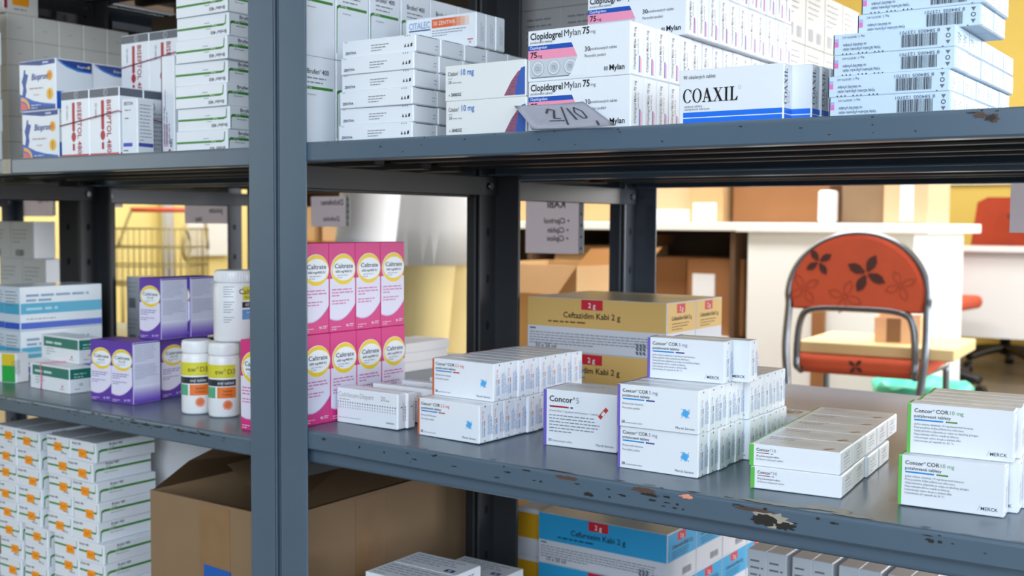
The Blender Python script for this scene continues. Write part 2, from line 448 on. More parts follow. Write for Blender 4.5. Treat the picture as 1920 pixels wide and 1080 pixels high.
rack('blue-grey steel rack at far left edge, beyond the left front rack', -3.20, -2.185, 0, .46, [ZLOW, ZML, ZU-.003, ZTOP])
ZR = .5755; ZLR = .2275
rack('dark steel rack behind the right front rack, holding large cartons', -1.0605, .01, .468, .925, [ZLR, ZR, ZU-.006, ZTOP])
rack('dark steel rack behind the left front rack with paper signs', -2.117, -1.0655, .468, .925, [ZLR, ZR, ZU-.006, ZTOP])
rack('dark steel rack at far left in the rear row', -3.20, -2.185, .468, .925, [ZLR, ZR, ZU-.006, ZTOP])

# ------------------------------------------------------------------ printed cartons
def concor(H, strip, title, dose, dcol, bar2, small, D=.0232, W=.0955, burst=True, lines=False, foot='28 potahovaných tablet', maker='Merck Serono', sidecol=(120, 150, 200)):
    c = Carton(W, D, H)
    c.rect('F', 0.0004, .0004, .0034, H-.0004, ink(*strip)); c.rect('L', .0004, .0004, D-.0004, H-.0004, ink(*strip))
    c.rect('T', .0004, .0004, .003, D-.0004, ink(*strip))
    x = .0065; w = c.text('F', title, x, H-.0082, .0036, BLK, bold=.008); c.text('F', dose, x+w+.0012, H-.0082, .0036, ink(*dcol))
    c.text('F', 'potahované tablety', x, H-.0131, .0029, BLK, bold=.004)
    c.rect('F', x, H-.0163, x+.026, H-.0148, ink(40, 140, 215)); c.rect('F', x+.028, H-.0163, x+.0385, H-.0148, ink(*bar2))
    if burst:
        c.text('F', 'Bisoprololi fumaras', x, H-.0215, .0022, GRY); c.text('F', 'Perorální podání', x, H-.0262, .0022, GRY)
        cu, cv = W*.845, H*.46
        for k in range(4):
            a = 90*k+20; p = lambda r, b: (cu+r*math.cos(R(a+b)), cv+r*math.sin(R(a+b)))
            c.poly('F', [p(.0008, -70), p(.0046, -30), p(.0054, 5), p(.0042, 40)], ink(104, 182, 234))
        c.ell('F', cu, cv, .0034, .0034, ink(78, 168, 228))
        for k in range(4):
            a = 90*k+45; c.poly('F', [(cu+.0052*math.cos(R(a-5)), cv+.0052*math.sin(R(a-5))), (cu+.0072*math.cos(R(a)), cv+.0072*math.sin(R(a))), (cu+.0052*math.cos(R(a+5)), cv+.0052*math.sin(R(a+5)))], ink(90, 110, 130))
        f_ = foot.split(' ', 1); w = c.text('F', f_[0], x-.001, .0042, .0029, BLK, bold=.01); c.text('F', f_[1], x+w, .0042, .0017, GRY)
        c.text('F', maker, W-.004, .0042, .0026, ink(70, 80, 110), align='r')
    if lines:
        tx = ['Jedna tableta obsahuje %s bisoprololi fumaras.' % dose, 'Před použitím čtěte příbalovou informaci.', 'Výdej léčivého přípravku je vázán na lékařský předpis.', 'Neprodávejte léčivo volně za lékárny.', 'Uchovávejte mimo dosah a dohled dětí.', 'Uchovávejte při teplotě do 30 °C.']
        for i, t in enumerate(tx): c.text('F', t, x, H-.0202-i*.0032, .0018, ink(105, 112, 125))
        c.text('F', 'MERCK', W-.005, .0048, .0031, ink(40, 50, 80), align='r', bold=.002)
        for i in range(6): c.rect('F', W-.0225+.0004*i, .0040+.001*i, W-.0221+.0004*i, .0045+.001*i, ink(40, 50, 80))
    c.lines('R', D*.72, H*.2, H*.55, 4, .0030, .0011, ink(*sidecol), 5, rot=90)
    c.text('R', title, D*.30, H*.16, .0026, ink(90, 96, 120), rot=90, w=H*.42); c.text('R', dose, D*.30, H*.62, .0026, ink(*dcol), rot=90)
    c.rect('R', D*.40, H*.16, D*.46, H*.42, ink(70, 150, 220)); c.rect('R', D*.40, H*.45, D*.46, H*.58, ink(*bar2))
    c.rect('R', D*.42, H-.0035, D*.5, H-.0016, ink(60, 66, 80)); c.rect('R', D*.42, .0016, D*.5, .003, ink(60, 66, 80))
    c.lines('T', .008, D*.65, W*.55, 2, .004, .0011, LGRY, 9)
    return c.done()
ORANGE, PURPLE, GREEN = (206, 98, 52), (112, 96, 190), (92, 186, 74)
c25 = concor(.0465, ORANGE, 'Concor® COR', '2,5 mg', (214, 100, 84), (190, 70, 52), None, W=.0985)
cc5 = concor(.0462, PURPLE, 'Concor® COR', '5 mg', (120, 124, 160), (60, 66, 140), None)
cc5t = concor(.0462, PURPLE, 'Concor® COR', '5 mg', (120, 124, 160), (60, 66, 140), None, burst=False, lines=True, W=.0915)
cc10 = concor(.0478, GREEN, 'Concor® COR', '10 mg', (110, 160, 110), (80, 140, 60), None, burst=False, lines=True, W=.0935, sidecol=(140, 150, 160))
G25 = 'medicine boxes with orange edge strip'; G5 = 'medicine boxes with violet edge strip'; G10 = 'medicine boxes with green edge strip'
row(c25, -.8885, .066, zm(-.88), -2.5, 9, 'white medicine box with orange edge strip', 'of the lower row', G25, jit=.002)
row(c25, -.8880, .094, zm(-.88)+.0468, -2.5, 8, 'white medicine box with orange edge strip', 'of the upper row', G25, jit=.0012)
row(cc5, -.6005, .0610, zm(-.55), .8, 10, 'white medicine box with violet edge strip', 'of the lowest row', G5, dx=[0, .001, .003, .0, .002, .0075, .007, .009, .008, .007], jit=.001)
row(cc5, -.5990, .0570, zm(-.55)+.0464, 1.5, 10, 'white medicine box with violet edge strip', 'of the middle row', G5, dx=[0, .001, 0, .001, .002, .007, .006, .007, .008, .007], jit=.001)
cc5t.put(-.5945, .116, zm(-.55)+.0930, 2.5, 'printed medicine box with violet edge, in front of the pair lying on top', G5)
cc5t.put(-.5760, .142, zm(-.55)+.0930, 2.5, 'medicine box with violet edge, behind the other of the pair on top', G5)
row(cc10, -.3020, .0730, zm(-.22), 3.6, 6, 'green-edged white box at far right', 'of the lower row', G10, dx=[0, .008, .012, .010, .013, .011], jit=.001)
row(cc10, -.2985, .0860, zm(-.22)+.0481, 5.5, 5, 'green-edged white box at far right', 'of the upper row', G10, dx=[0, .004, .003, .005, .004], jit=.0015)

# single taller box with a violet edge
c = Carton(.0975, .062, .0676)
c.rect('F', .0004, .0004, .0046, .0672, ink(*PURPLE)); c.rect('L', .0004, .0004, .0616, .0672, ink(*PURPLE)); c.rect('T', .0004, .0004, .003, .0616, ink(*PURPLE))
w = c.text('F', 'Concor®', .0085, .0535, .0068, BLK, bold=.012); c.text('F', '5', .0098+w, .0535, .0068, ink(130, 134, 150))
c.rect('F', .0085, .0465, .0345, .0485, ink(160, 26, 48)); c.rect('F', .0365, .0465, .0400, .0485, ink(60, 70, 150))
c.text('F', 'Účinná látka: 5 mg bisoprololi fumaras v 1 tabletě.', .0085, .0415, .0022, GRY)
c.lines('F', .0085, .0365, .071, 6, .0038, .0014, ink(120, 128, 145), 4)
c.poly('F', [(.0730, .0405), (.0830, .0520), (.0865, .0490), (.0765, .0372)], ink(196, 62, 52)); c.poly('F', [(.0768, .0430), (.0803, .0474), (.0829, .0452), (.0795, .0411)], ink(232, 232, 236))
w = c.text('F', '30', .0075, .0055, .0032, BLK); c.text('F', 'Potahovaných tablet', .009+w, .0055, .0022, GRY); c.text('F', 'Merck Serono', .0935, .0055, .0027, ink(70, 80, 110), align='r')
c.lines('T', .012, .044, .06, 3, .006, .0016, LGRY, 6); c.lines('R', .01, .05, .04, 6, .005, .0014, GRY, 8)
c.done().put(-.7325, .1135, zm(-.72), 4.0, 'taller single white medicine box with violet edge and dark red bar')

# flat boxes with a green edge
c = Carton(.0905, .0530, .0222)
c.rect('F', .0004, .0004, .0046, .0218, ink(*GREEN)); c.rect('L', .0004, .0004, .0526, .0218, ink(*GREEN)); c.rect('T', .0004, .0004, .0022, .0526, ink(*GREEN))
w = c.text('F', 'Concor®', .0075, .0155, .0030, BLK, bold=.008); c.text('F', '10', .0088+w, .0155, .0030, GRY)
c.rect('F', .0075, .0132, .0205, .0139, ink(150, 30, 46)); c.rect('F', .022, .0132, .0245, .0139, ink(60, 66, 90))
c.text('F', '30 potahovaných tablet', .0075, .0098, .0017, ink(70, 74, 84), bold=.004); c.text('F', '30 filmom obalených tabliet', .0075, .0066, .0017, GRY)
c.text('T', 'Concor®', .009, .040, .0062, ink(120, 116, 112)); c.rect('T', .009, .0362, .036, .0374, ink(150, 96, 84)); c.lines('T', .009, .0315, .060, 5, .0046, .0009, ink(176, 172, 168), 3)
c.poly('T', [(.071, .009), (.079, .017), (.083, .0145), (.0755, .0065)], ink(190, 130, 96)); c.lines('T', .009, .0055, .04, 1, .004, .0014, ink(150, 146, 142), 4)
c.text('R', 'Concor® 10', .026, .0165, .0026, ink(90, 96, 120), align='c'); c.rect('R', .014, .0142, .034, .0149, ink(90, 80, 100)); c.lines('R', .014, .0108, .026, 3, .0032, .0009, ink(150, 156, 170), 12)
c10 = c.done(); GF = 'flat boxes with green edge'
row(c10, -.4440, .0565, zm(-.365), 5.4, 4, 'flat white box with green edge', 'of the lower layer', GF, jit=.001, dx=[0, 0, .003, .003])
row(c10, -.4465, .0590, zm(-.365)+.0224, 5.0, 5, 'flat white box with green edge', 'of the upper layer', GF, jit=.0008)
c = Carton(.085, .060, .0200); c.lines('T', .01, .045, .062, 4, .010, .004, ink(70, 72, 80), 5); c.lines('F', .01, .013, .05, 2, .005, .0015, GRY, 2)
c.done().put(-.590, .372, zm(-.55), 2, 'white box with dark scrawl lying behind the long violet-edged rows')

# boxes with rows of dots
c = Carton(.1036, .0148, .0455)
OLV = ink(168, 168, 150)
w = c.text('F', 'Colchicum-Dispert', .0035, .0345, .0062, OLV, bold=-.004, w=.061); c.text('F', '20', .076, .0345, .0058, OLV); c.lines('F', .085, .0345, .012, 1, .003, .0018, OLV, 3)
c.lines('F', .0035, .0308, .030, 1, .003, .0013, OLV, 5)
for r_, (v, col, sz) in enumerate(((.0275, (50, 52, 58), .0011), (.0238, (130, 136, 150), .0010), (.0205, (150, 156, 170), .0010))):
    for k in range(24):
        u = .0025+k*.00425; c.poly('F', [(u-sz, v), (u, v-sz), (u+sz, v), (u, v+sz)], ink(*col), .0004)
c.lines('F', .0035, .0068, .055, 1, .003, .0011, LGRY, 6); c.text('F', 'herbacos', .099, .0062, .0026, GRY, align='r', bold=.008)
c.lines('R', .0105, .010, .028, 2, .004, .0011, GRY, 7, rot=90); c.rect('R', .006, .027, .009, .0285, ink(60, 60, 66))
colch = c.done(); GC = 'thin white boxes with dotted rows'
row(colch, -1.0255, .0655, zm(-1.0), .5, 2, 'thin white box with rows of dots', 'of the pair in front', GC, jit=.0, dx=[0, .0035])
for i in range(3):
    colch.put(-1.0120+.012*i, .120+.0455*i, zm(-1.0)+.0002, 1.0, 'thin white box with dotted rows, %s of three behind the pair' % ('nearest', 'middle one', 'farthest')[i], GC)

# pink and violet calcium boxes
def caltrate(W, D, H, base, ca, cb, sub, lab, foot, sidetext=True):
    B = ink(*base); c = Carton(W, D, H, base=B, side=ink(206, 210, 232) if sidetext else B)
    low = lambda t, o: H*(.125+o+.36*max(0, t-.3)**2+.30*max(0, .3-t)**2)
    for o_, cc in ((0, (196, 176, 214)), (.012, (226, 222, 240))):
        c.poly('F', [(.0006, H*.60), (.0006, low(0, o_))]+[(W*k/14, low(k/14, o_)) for k in range(1, 14)]+[(W-.0006, low(1, o_)), (W-.0006, H*.60)], ink(*cc))
    cu, cv = W*.52, H*.70
    c.ell('F', cu, cv, W*.475, H*.178, ink(232, 228, 236)); c.ell('F', cu+.0006, cv, W*.465, H*.172, ink(240, 204, 40)); c.ell('F', cu+W*.03, cv, W*.435, H*.125, ink(236, 240, 246))
    c.text('F', 'Caltrate', cu+W*.02, cv+H*.015, H*.050, ink(24, 26, 40), w=W*.70, align='c', bold=.004)
    c.text('F', sub, cu+W*.02, cv-H*.035, H*.026, ink(40, 42, 56), w=W*(.30 if len(sub) < 6 else .62), align='c', bold=.004)
    c.lines('F', cu-W*.24, cv-H*.07, W*.5, 2, H*.026, H*.012, LGRY, 3)
    c.lines('F', W*.08, H*.47, W*.82, 3, H*.034, H*.016, ink(*lab), 5); c.lines('F', W*.08, H*.345, W*.74, 2, H*.032, H*.015, ink(*lab), 9)
    c.lines('F', W*.07, H*.055, W*.40, 2, H*.026, H*.011, ink(236, 206, 226), 7); c.text('F', foot, W*.62, H*.05, H*.030, ink(246, 236, 242), bold=.006)
    c.lines('F', W*.76, H*.075, W*.2, 2, H*.02, H*.01, ink(240, 216, 232), 8)
    if sidetext:
        c.grad('R', .0014, .0014, D-.0014, H*.30, ca, cb, 9)
        c.lines('R', D*.08, H*.93, D*.80, 9, H*.030, H*.010, ink(150, 156, 182), 11); c.lines('R', D*.08, H*.62, D*.84, 8, H*.030, H*.010, ink(140, 146, 176), 13)
        c.rect('R', .0014, H*.965, D-.0014, H-.0016, ink(*base))
    return c.done()
PK = (214, 48, 128); VI = (92, 56, 160)
pinkR = caltrate(.0490, .0255, .1172, PK, PK, (230, 200, 220), '600 mg/400 IU', (206, 104, 160), '90', False)
pinkL = caltrate(.0480, .0480, .1240, PK, PK, (230, 200, 220), '600 mg/400', (214, 96, 150), '90', False)
viol = caltrate(.0478, .0560, .0970, VI, (92, 60, 176), (214, 218, 236), 'PLUS', (130, 118, 176), '60', True)
for lv in range(2):
    for i in range(4):
        pinkR.put(-1.030, .0085+i*.0500-.002*lv, zm(-1.0)+.1176*lv, 90, 'pink tablet box, %s in the %s row beside the double post' % (('nearest', 'second', 'third', 'farthest')[i], ('lower', 'upper')[lv]), 'pink boxes beside the double post')
pinkL.put(-1.1715, .030, ZML+.0002, 0, 'pink tablet box standing left of the double post beside the white bottles')
for i in range(2): viol.put(-1.5550+.0484*i, .0605+.0030*i, ZML+.0002, 5, 'violet tablet box, %s of the front pair on the left shelf' % ('left one', 'right one')[i], 'violet tablet boxes')
for i in range(2): viol.put(-1.4750, .1330+.0484*i, ZML+.0002, 92, 'violet tablet box turned sideways behind the front pair, %s one' % ('nearer', 'farther')[i], 'violet tablet boxes')
for i in range(2): viol.put(-1.4985+.001*i, .1110+.0566*i, ZML+.0974, 4, 'violet tablet box on top of other violet boxes, %s one' % ('front', 'rear')[i], 'violet tablet boxes')

# plastic tablet bottles
def label_wrap(bm, r, z0, z1, a0, a1, mi, n=16):
    vs_ = [[bm.verts.new((r*math.cos(R(a0+(a1-a0)*k/n)), r*math.sin(R(a0+(a1-a0)*k/n)), z)) for k in range(n+1)] for z in (z0, z1)]
    for k in range(n):
        f = bm.faces.new((vs_[0][k], vs_[0][k+1], vs_[1][k+1], vs_[1][k])); f.material_index = mi; f.smooth = True
def wrap_text(bm, s, r, z, h, amid, mi, w=None, bold=.004):
    vs_, fs, nw = glyphs(s, bold); k = h/caph(); sx = (w/nw) if w else k
    nv = [bm.verts.new((r*math.cos(R(amid)+(x-nw/2)*sx/r), r*math.sin(R(amid)+(x-nw/2)*sx/r), z+y*k)) for x, y in vs_]
    for q in fs:
        try: bm.faces.new([nv[i] for i in q]).material_index = mi
        except ValueError: pass
def bottle(x, y, z, r, h, bands, label, face):
    t = thing('tablet_bottle', label, 'bottle', (x, y, z), 0, 'white tablet bottles')
    hc = h*.155
    bm = bmesh.new(); b = h-hc
    add_lathe(bm, [(r*.86, 0), (r*.96, .0012), (r, .004), (r, b-.010), (r*.95, b-.004), (r*.84, b-.0005), (r*.84, b)], 48)
    obj('bottle_body', bm, WHITEP, t)
    bm = bmesh.new(); prof = [(r*.93, b-.002), (r*.95, b), (r*.95, h-.003), (r*.92, h-.0008), (r*.86, h)]
    add_lathe(bm, prof, 48)
    for k in range(44):
        a = 2*math.pi*k/44; m = Matrix.Rotation(a, 4, 'Z')
        add_box(bm, r*.945, r*.965, -.0006, .0006, b+.001, h-.004, 0, 0, 1, m)
    obj('screw_cap', bm, WHITEP, t)
    bm = bmesh.new(); ms = []
    for kind, z0, z1, a0, a1, col, *tx in bands:
        mi = len(ms); ms.append(ink(*col))
        if kind == 'disc':
            n = 24; vs_ = []
            for k in range(n):
                aa = 2*math.pi*k/n; da = z1*math.cos(aa)/r; vs_.append(bm.verts.new(((r+.0004)*math.cos(R(face+a0)+da), (r+.0004)*math.sin(R(face+a0)+da), z0+z1*math.sin(aa))))
            bm.faces.new(vs_).material_index = mi
        elif kind == 'txt': wrap_text(bm, tx[0], r+.0006, z0, z1, face+a0, mi)
        else: label_wrap(bm, r+.0003, z0, z1, face+a0, face+a1, mi)
    obj('bottle_label', bm, ms, t)
    return t
YB, DB, GB, OB = (216, 208, 52), (44, 50, 60), (86, 170, 130), (232, 118, 40)
def newd3(x, y, lab, face):
    bottle(x, y, ZML+.0002, .0225, .1085, [('b', .058, .077, -95, 46, YB), ('txt', .0635, .0072, 6, 0, (90, 90, 40), 'ew® D3'), ('b', .046, .0555, -95, 48, DB), ('txt', .0487, .0042, 8, 0, (225, 226, 230), 'ový tablet'),
        ('b', .0285, .0445, -95, -32, GB), ('b', .0285, .0445, -24, 48, OB), ('txt', .0375, .003, 14, 0, (120, 40, 20), 'Správné'), ('txt', .0325, .003, 14, 0, (120, 40, 20), 'hodnoty'),
        ('disc', .0185, .0072, 14, 0, (236, 150, 110)), ('disc', .0185, .005, 14, 0, (222, 116, 76))], lab, face)
FACE = math.degrees(math.atan2(-1.09, 1.30))
newd3(-1.3305, .086, 'white tablet bottle with yellow label, left of two on the shelf', FACE-2)
newd3(-1.2775, .092, 'white tablet bottle with yellow label, right of two, under another bottle', FACE-2)
bottle(-1.2745, .110, ZML+.1092, .0300, .1040, [('b', .061, .081, 22, 95, (222, 212, 40)), ('txt', .070, .0075, 45, 0, (60, 60, 30), 'Caltrate'), ('txt', .0632, .0034, 38, 0, (110, 110, 50), 'PLUS'), ('b', .050, .0585, 20, 95, (30, 32, 38)), ('txt', .0522, .0048, 48, 0, (200, 202, 206), '60 TBL'),
    ('b', .033, .0475, 20, 95, (96, 150, 206)), ('txt', .042, .003, 45, 0, (220, 230, 240), 'dospělí')] +
    [('b', z0, z0+.0010, -32, -32+w_, (150, 156, 168)) for z0, w_ in ((.080, 30), (.0765, 26), (.073, 30), (.0695, 22), (.066, 28), (.058, 30), (.0545, 24), (.051, 20), (.047, 28), (.0435, 22), (.036, 30), (.0325, 24), (.029, 18))],
    'larger white bottle standing on top of the two smaller bottles', FACE)

# pale-blue striped packs, green-banded boxes and others on the left shelf
c = Carton(.0510, .1710, .0805, base=mat('film_wrapped_white', (214, 224, 232), .15), flap=True)
for f, L in (('R', .1710), ('F', .0510)):
    c.rect(f, .0014, .0300, L-.0014, .0500, ink(70, 172, 206)); c.rect(f, .0014, .0025, L-.0014, .0145, ink(46, 92, 200))
c.lines('R', .012, .062, .14, 2, .009, .0055, ink(130, 160, 190), 5); c.lines('R', .012, .037, .14, 1, .009, .006, ink(170, 216, 230), 8)
c.lines('R', .012, .020, .12, 1, .004, .002, GRY, 7); c.lines('F', .006, .070, .038, 5, .006, .002, GRY, 9)
pack = c.done('medicine_pack')
for lv in range(2):
    for i in range(2):
        pack.put(-1.9515-.0530*i, .152+.004*i, ZML+.0002+.0810*lv, 0, 'long film-wrapped pack with blue stripes, %s of the %s layer' % (('right', 'left')[i], ('lower', 'upper')[lv]), 'blue-striped film-wrapped packs', 'medicine pack')
c = Carton(.0620, .0290, .0515)
c.rect('F', .030, .0300, .0600, .0505, ink(214, 190, 40)); c.rect('F', .030, .001, .0600, .0300, ink(40, 160, 66)); c.lines('F', .004, .045, .02, 8, .0055, .0018, GRY, 4)
c.lines('R', .006, .040, .028, 5, .004, .0014, GRY, 5, rot=-90)
c.done().put(-1.8760, .0765, ZML+.0002, 14, 'small box with yellow and green front at the far left')
TEAL = ink(24, 116, 104)
c = Carton(.1210, .0420, .0430)
c.rect('F', .008, .0235, .1206, .0400, TEAL); c.lines('F', .016, .0285, .085, 1, .005, .0052, ink(190, 220, 214), 5, fill=1); c.rect('R', .0014, .0235, .0405, .0400, TEAL); c.lines('R', .008, .031, .026, 2, .005, .0022, ink(180, 214, 206), 3)
c.lines('F', .018, .0195, .03, 3, .0045, .0014, GRY, 4); c.poly('F', [(.098, .009), (.1005, .014), (.103, .009)], ink(170, 40, 70)); c.lines('F', .094, .0055, .016, 1, .003, .0015, ink(200, 80, 100), 2)
c.text('R', '10', .018, .012, .0042, ink(90, 40, 60)); c.lines('R', .009, .0065, .024, 1, .003, .0012, ink(190, 100, 110), 3); c.rect('R', .036, .008, .0364, .02, TEAL)
grn = c.done()
GG = 'white boxes with a dark green band'
g0 = grn.put(-1.7540, .0800, ZML+.0002, -3, 'white box with dark green band and pink rubber band, under another', GG)
g1 = grn.put(-1.7800, .1180, ZML+.0436, -4.5, 'white box with dark green band, lying on top of its twin', GG)
bm = bmesh.new()
add_tube(bm, [(.036, -.0012, -.000), (.038, -.0012, .02), (.034, -.0012, .0445), (.046, .02, .0447), (.056, .0432, .0445), (.054, .0432, .02), (.052, .0432, 0)], .0011, 6)
obj('rubber_band', bm, ink(226, 120, 150), g0)['label'] = 'pink rubber band'

# anonymous white boxes on the rear rack
c = Carton(.0995, .060, .0930, base=WHITE)
c.lines('F', .008, .070, .075, 4, .010, .003, LGRY, 5); c.barcode('F', .02, .006, .036, .016, 3, GRY); whb = c.done()
for lv in range(3):
    for i in range(2):
        whb.put(-2.7775+.1040*i+(.05 if lv < 2 else 0), .600, ZR+.0002+.0934*lv, 0, 'plain white box on the far left rear rack, %s of the %s layer' % (('left', 'right')[i], ('bottom', 'middle', 'top')[lv]), 'plain white boxes on the far left rear rack')
c = Carton(.0475, .060, .0805, base=WHITE); c.lines('F', .006, .066, .035, 3, .009, .002, LGRY, 6); c.barcode('F', .010, .012, .022, .022, 4, GRY); whs = c.done()
for lv in range(2):
    for i in range(2): whs.put(-2.108+.0490*i, .530, ZR+.0002+.0808*lv, 0, 'white box with barcode behind the violet boxes, %s %s one' % (('lower', 'upper')[lv], ('left', 'right')[i]), 'white boxes behind the violet boxes')
c = Carton(.085, .135, .018, flap=False, base=PAPER); wtb = c.done('paper_pack')
for lv in range(3): wtb.put(-1.462+.003*lv, .600+.004*lv, ZR+.0002+.0184*lv, -2+lv, 'flat white paper pack behind the pink boxes, %s one' % ('bottom', 'middle', 'top')[lv], 'paper packs behind the pink boxes', 'paper pack')

# large cartons on the rear rack (two colours)
def kabi(W, D, H, col, name, qty):
    c = Carton(W, D, H, base=mat('carton_grey_white', (214, 214, 220), .45)); B = ink(*col)
    c.rect('F', .0006, H*.46, W-.0006, H-.0006, B); c.rect('R', .0014, H*.46, D-.0014, H-.0016, B); c.rect('T', .0006, .0006, W-.0006, D-.0006, mat('carton_top_tint', (206, 190, 160), .3) if col[0] > 150 else mat('carton_top_tint_b', (205, 205, 196), .3))
    RD = ink(206, 36, 50); Wt = ink(240, 236, 236)
    c.rect('F', W*.405, H*.80, W*.560, H*.985, RD); c.text('F', '2 g', W*.483, H*.84, H*.09, Wt, align='c', bold=.01)
    c.text('F', name, W*.48, H*.64, H*.105, ink(30, 24, 20), align='c', bold=.012); c.lines('F', W*.16, H*.545, W*.64, 1, .004, H*.035, ink(96, 66, 30) if col[0] > 150 else ink(16, 60, 90), 4, fill=1)
    c.lines('F', W*.02, H*.40, W*.12, 1, .004, H*.035, ink(70, 96, 130), 3); c.lines('F', W*.02, H*.33, W*.92, 5, H*.05, H*.022, ink(130, 134, 146), 6, fill=.95)
    c.text('F', qty, W*.07, H*.055, H*.075, ink(50, 52, 60), bold=.006)
    for k in range(3):
        for j in range(3): c.poly('F', [(W*.80+.006*k, H*.05+.006*j), (W*.80+.006*k+.004, H*.05+.006*j), (W*.80+.006*k+.002, H*.05+.006*j+.005), (W*.80+.006*k-.002, H*.05+.006*j+.005)], ink(90, 94, 110))
    c.rect('R', D*.33, H*.80, D*.62, H*.965, RD); c.text('R', '2 g', D*.475, H*.84, H*.08, Wt, align='c', bold=.01); c.text('R', name, D*.5, H*.68, H*.07, ink(40, 30, 20), align='c', w=D*.7, bold=.01)
    c.lines('R', D*.16, H*.61, D*.68, 3, H*.05, H*.02, ink(110, 80, 40) if col[0] > 150 else ink(20, 80, 120), 7); c.barcode('R', D*.52, H*.10, D*.3, H*.13, 6, GRY)
    return c.done('large_medicine_carton')
kg = kabi(.2470, .0955, .0840, (222, 180, 106), 'Ceftazidim Kabi 2 g', '10 x 50 ml')
kb = kabi(.2330, .0990, .0818, (44, 160, 212), 'Cefuroxim Kabi 2 g', '10 x 50 ml')
for lv in range(2):
    for i in range(2): kg.put(-1.0010, .4735+.0962*i, ZR+.0002+.0843*lv, 0, 'large gold-banded carton, %s one of the %s layer' % (('front', 'rear')[i], ('lower', 'upper')[lv]), 'gold-banded cartons', 'carton')
for lv in range(2):
    for i in range(4): kb.put(-.9940, .500+.0998*i, ZLR+.0002+.0822*lv, 0, 'large blue-banded carton low on the rear rack, %s of the %s layer' % (nth(i, 4, 'frontmost', 'rearmost'), ('lower', 'upper')[lv]), 'blue-banded cartons', 'carton')
c = Carton(.050, .120, .0800, base=mat('carton_grey_white', (214, 214, 220), .45)); c.rect('F', .001, .03, .049, .072, ink(214, 160, 30)); ylw = c.done('large_medicine_carton')
for lv in range(2): ylw.put(-1.0495, .520, ZLR+.0002+.0803*lv, 0, 'yellow-banded carton at the left end of the blue cartons, %s one' % ('lower', 'upper')[lv], 'yellow-banded cartons', 'carton')
c = Carton(.0285, .110, .0830); c.lines('F', .004, .066, .02, 4, .010, .003, GRY, 5); lrw = c.done()
for lv in range(2):
    for g in range(4):
        for k in range(2):
            lrw.put(-.6315+.0665*g+.0290*k, .500, ZLR+.0002+.0834*lv, 0, 'narrow white box on the low rear shelf, %s of the %s layer' % (('leftmost', 'second from left', 'third from left', 'fourth from left', 'fifth from left', 'sixth from left', 'seventh from left', 'rightmost')[g*2+k], ('lower', 'upper')[lv]), 'narrow white boxes on the low rear shelf')

# ------------------------------------------------------------------ upper left shelf
ZUL = ZU-.003+.0002; ZUR = ZU+.0002
GRN = ink(52, 132, 40)
def brufen(W, D, H, long_front, sticker):
    c = Carton(W, D, H)
    def band(f, L, rise):
        if rise:        # bar that turns up round the right corner
            c.poly(f, [(.001, H*.44), (L*.90, H*.44), (L*.955, H*.50), (L*.965, H*.9), (L*.95, H*.9), (L*.94, H*.56), (L*.90, H*.535), (.001, H*.535)], GRN)
        else:           # bar that turns down at the left corner
            c.poly(f, [(L*.035, H*.06), (L*.05, H*.06), (L*.06, H*.5), (L*.10, H*.545), (L-.0014, H*.545), (L-.0014, H*.66), (L*.09, H*.66), (L*.045, H*.60)], GRN)
    if long_front:
        band('F', W, True); c.text('F', 'Brufen® 400', W*.82, H*.26, .0048, ink(70, 74, 80), rot=180, align='c', bold=.006); c.lines('F', W*.55, H*.62, W*.24, 1, .003, .0011, GRY, 4); c.lines('F', W*.58, H*.36, W*.16, 1, .003, .001, GRY, 5)
        c.text('F', '400 mg', W*.70, H*.465, .0022, ink(220, 236, 216), bold=.006)
        band('R', D, False); c.text('R', 'Brufen® 400', D*.30, H*.78, .0050, ink(60, 64, 70), w=.038, bold=.006); c.lines('R', D*.30, H*.69, D*.4, 1, .003, .0012, GRY, 7); c.text('R', '400 mg', D*.16, H*.575, .0022, ink(220, 236, 216)); c.lines('R', D*.2, H*.44, D*.6, 1, .003, .0011, GRY, 8)
    else:
        band('F', W, True); c.text('F', 'Brufen® 400', W*.06, H*.78, .0034, ink(60, 64, 70), bold=.006); c.text('F', '400 mg', W*.62, H*.16, .0032, ink(60, 64, 70), rot=0); c.text('F', '400 mg', W*.72, H*.455, .002, ink(220, 236, 216))
        band('R', D, False); c.text('R', 'Brufen® 400', D*.22, H*.80, .0042, ink(60, 64, 70), w=.024, bold=.006); c.lines('R', D*.22, H*.71, D*.16, 1, .003, .0011, GRY, 7); c.text('R', '400 mg', D*.18, H*.575, .0022, ink(220, 236, 216)); c.lines('R', D*.2, H*.42, D*.5, 1, .003, .0011, GRY, 8)
    ex = []
    if sticker:
        r = random.Random(4); bm = bmesh.new(); w_, h_ = .0205, .0135
        add_box(bm, -w_/2, w_/2, -.0013, -.0007, -h_/2, h_/2, 0, .0002, 1)
        es = [e for e in bm.edges if abs(e.verts[0].co.y-e.verts[1].co.y) > .0002]
        me = bpy.data.meshes.new('price_sticker'); 
        for a, b in ((-.006, .001), (-.002, -.001), (.003, .0008)):
            vs_ = [bm.verts.new((a+u, -.00135, b+v)) for u, v in ((0, -.002), (.0022, -.002), (.0022, .002), (0, .002))]; bm.faces.new(vs_).material_index = 1
        bm.to_mesh(me); bm.free(); me.materials.append(ink(255, 158, 24)); me.materials.append(ink(226, 110, 10)); ex = [('price_sticker', me, (W*.60, 0, H*.52))]
    return c.done(extra=ex)
bruA = brufen(.1090, .0660, .0322, True, False)
bruB = brufen(.0655, .1120, .0322, False, True)
GB_ = 'green-striped boxes in the tall pile on the upper left shelf'
POS = ['bottom', 'second', 'third', 'fourth', 'fifth', 'sixth', 'seventh', 'eighth', 'topmost']
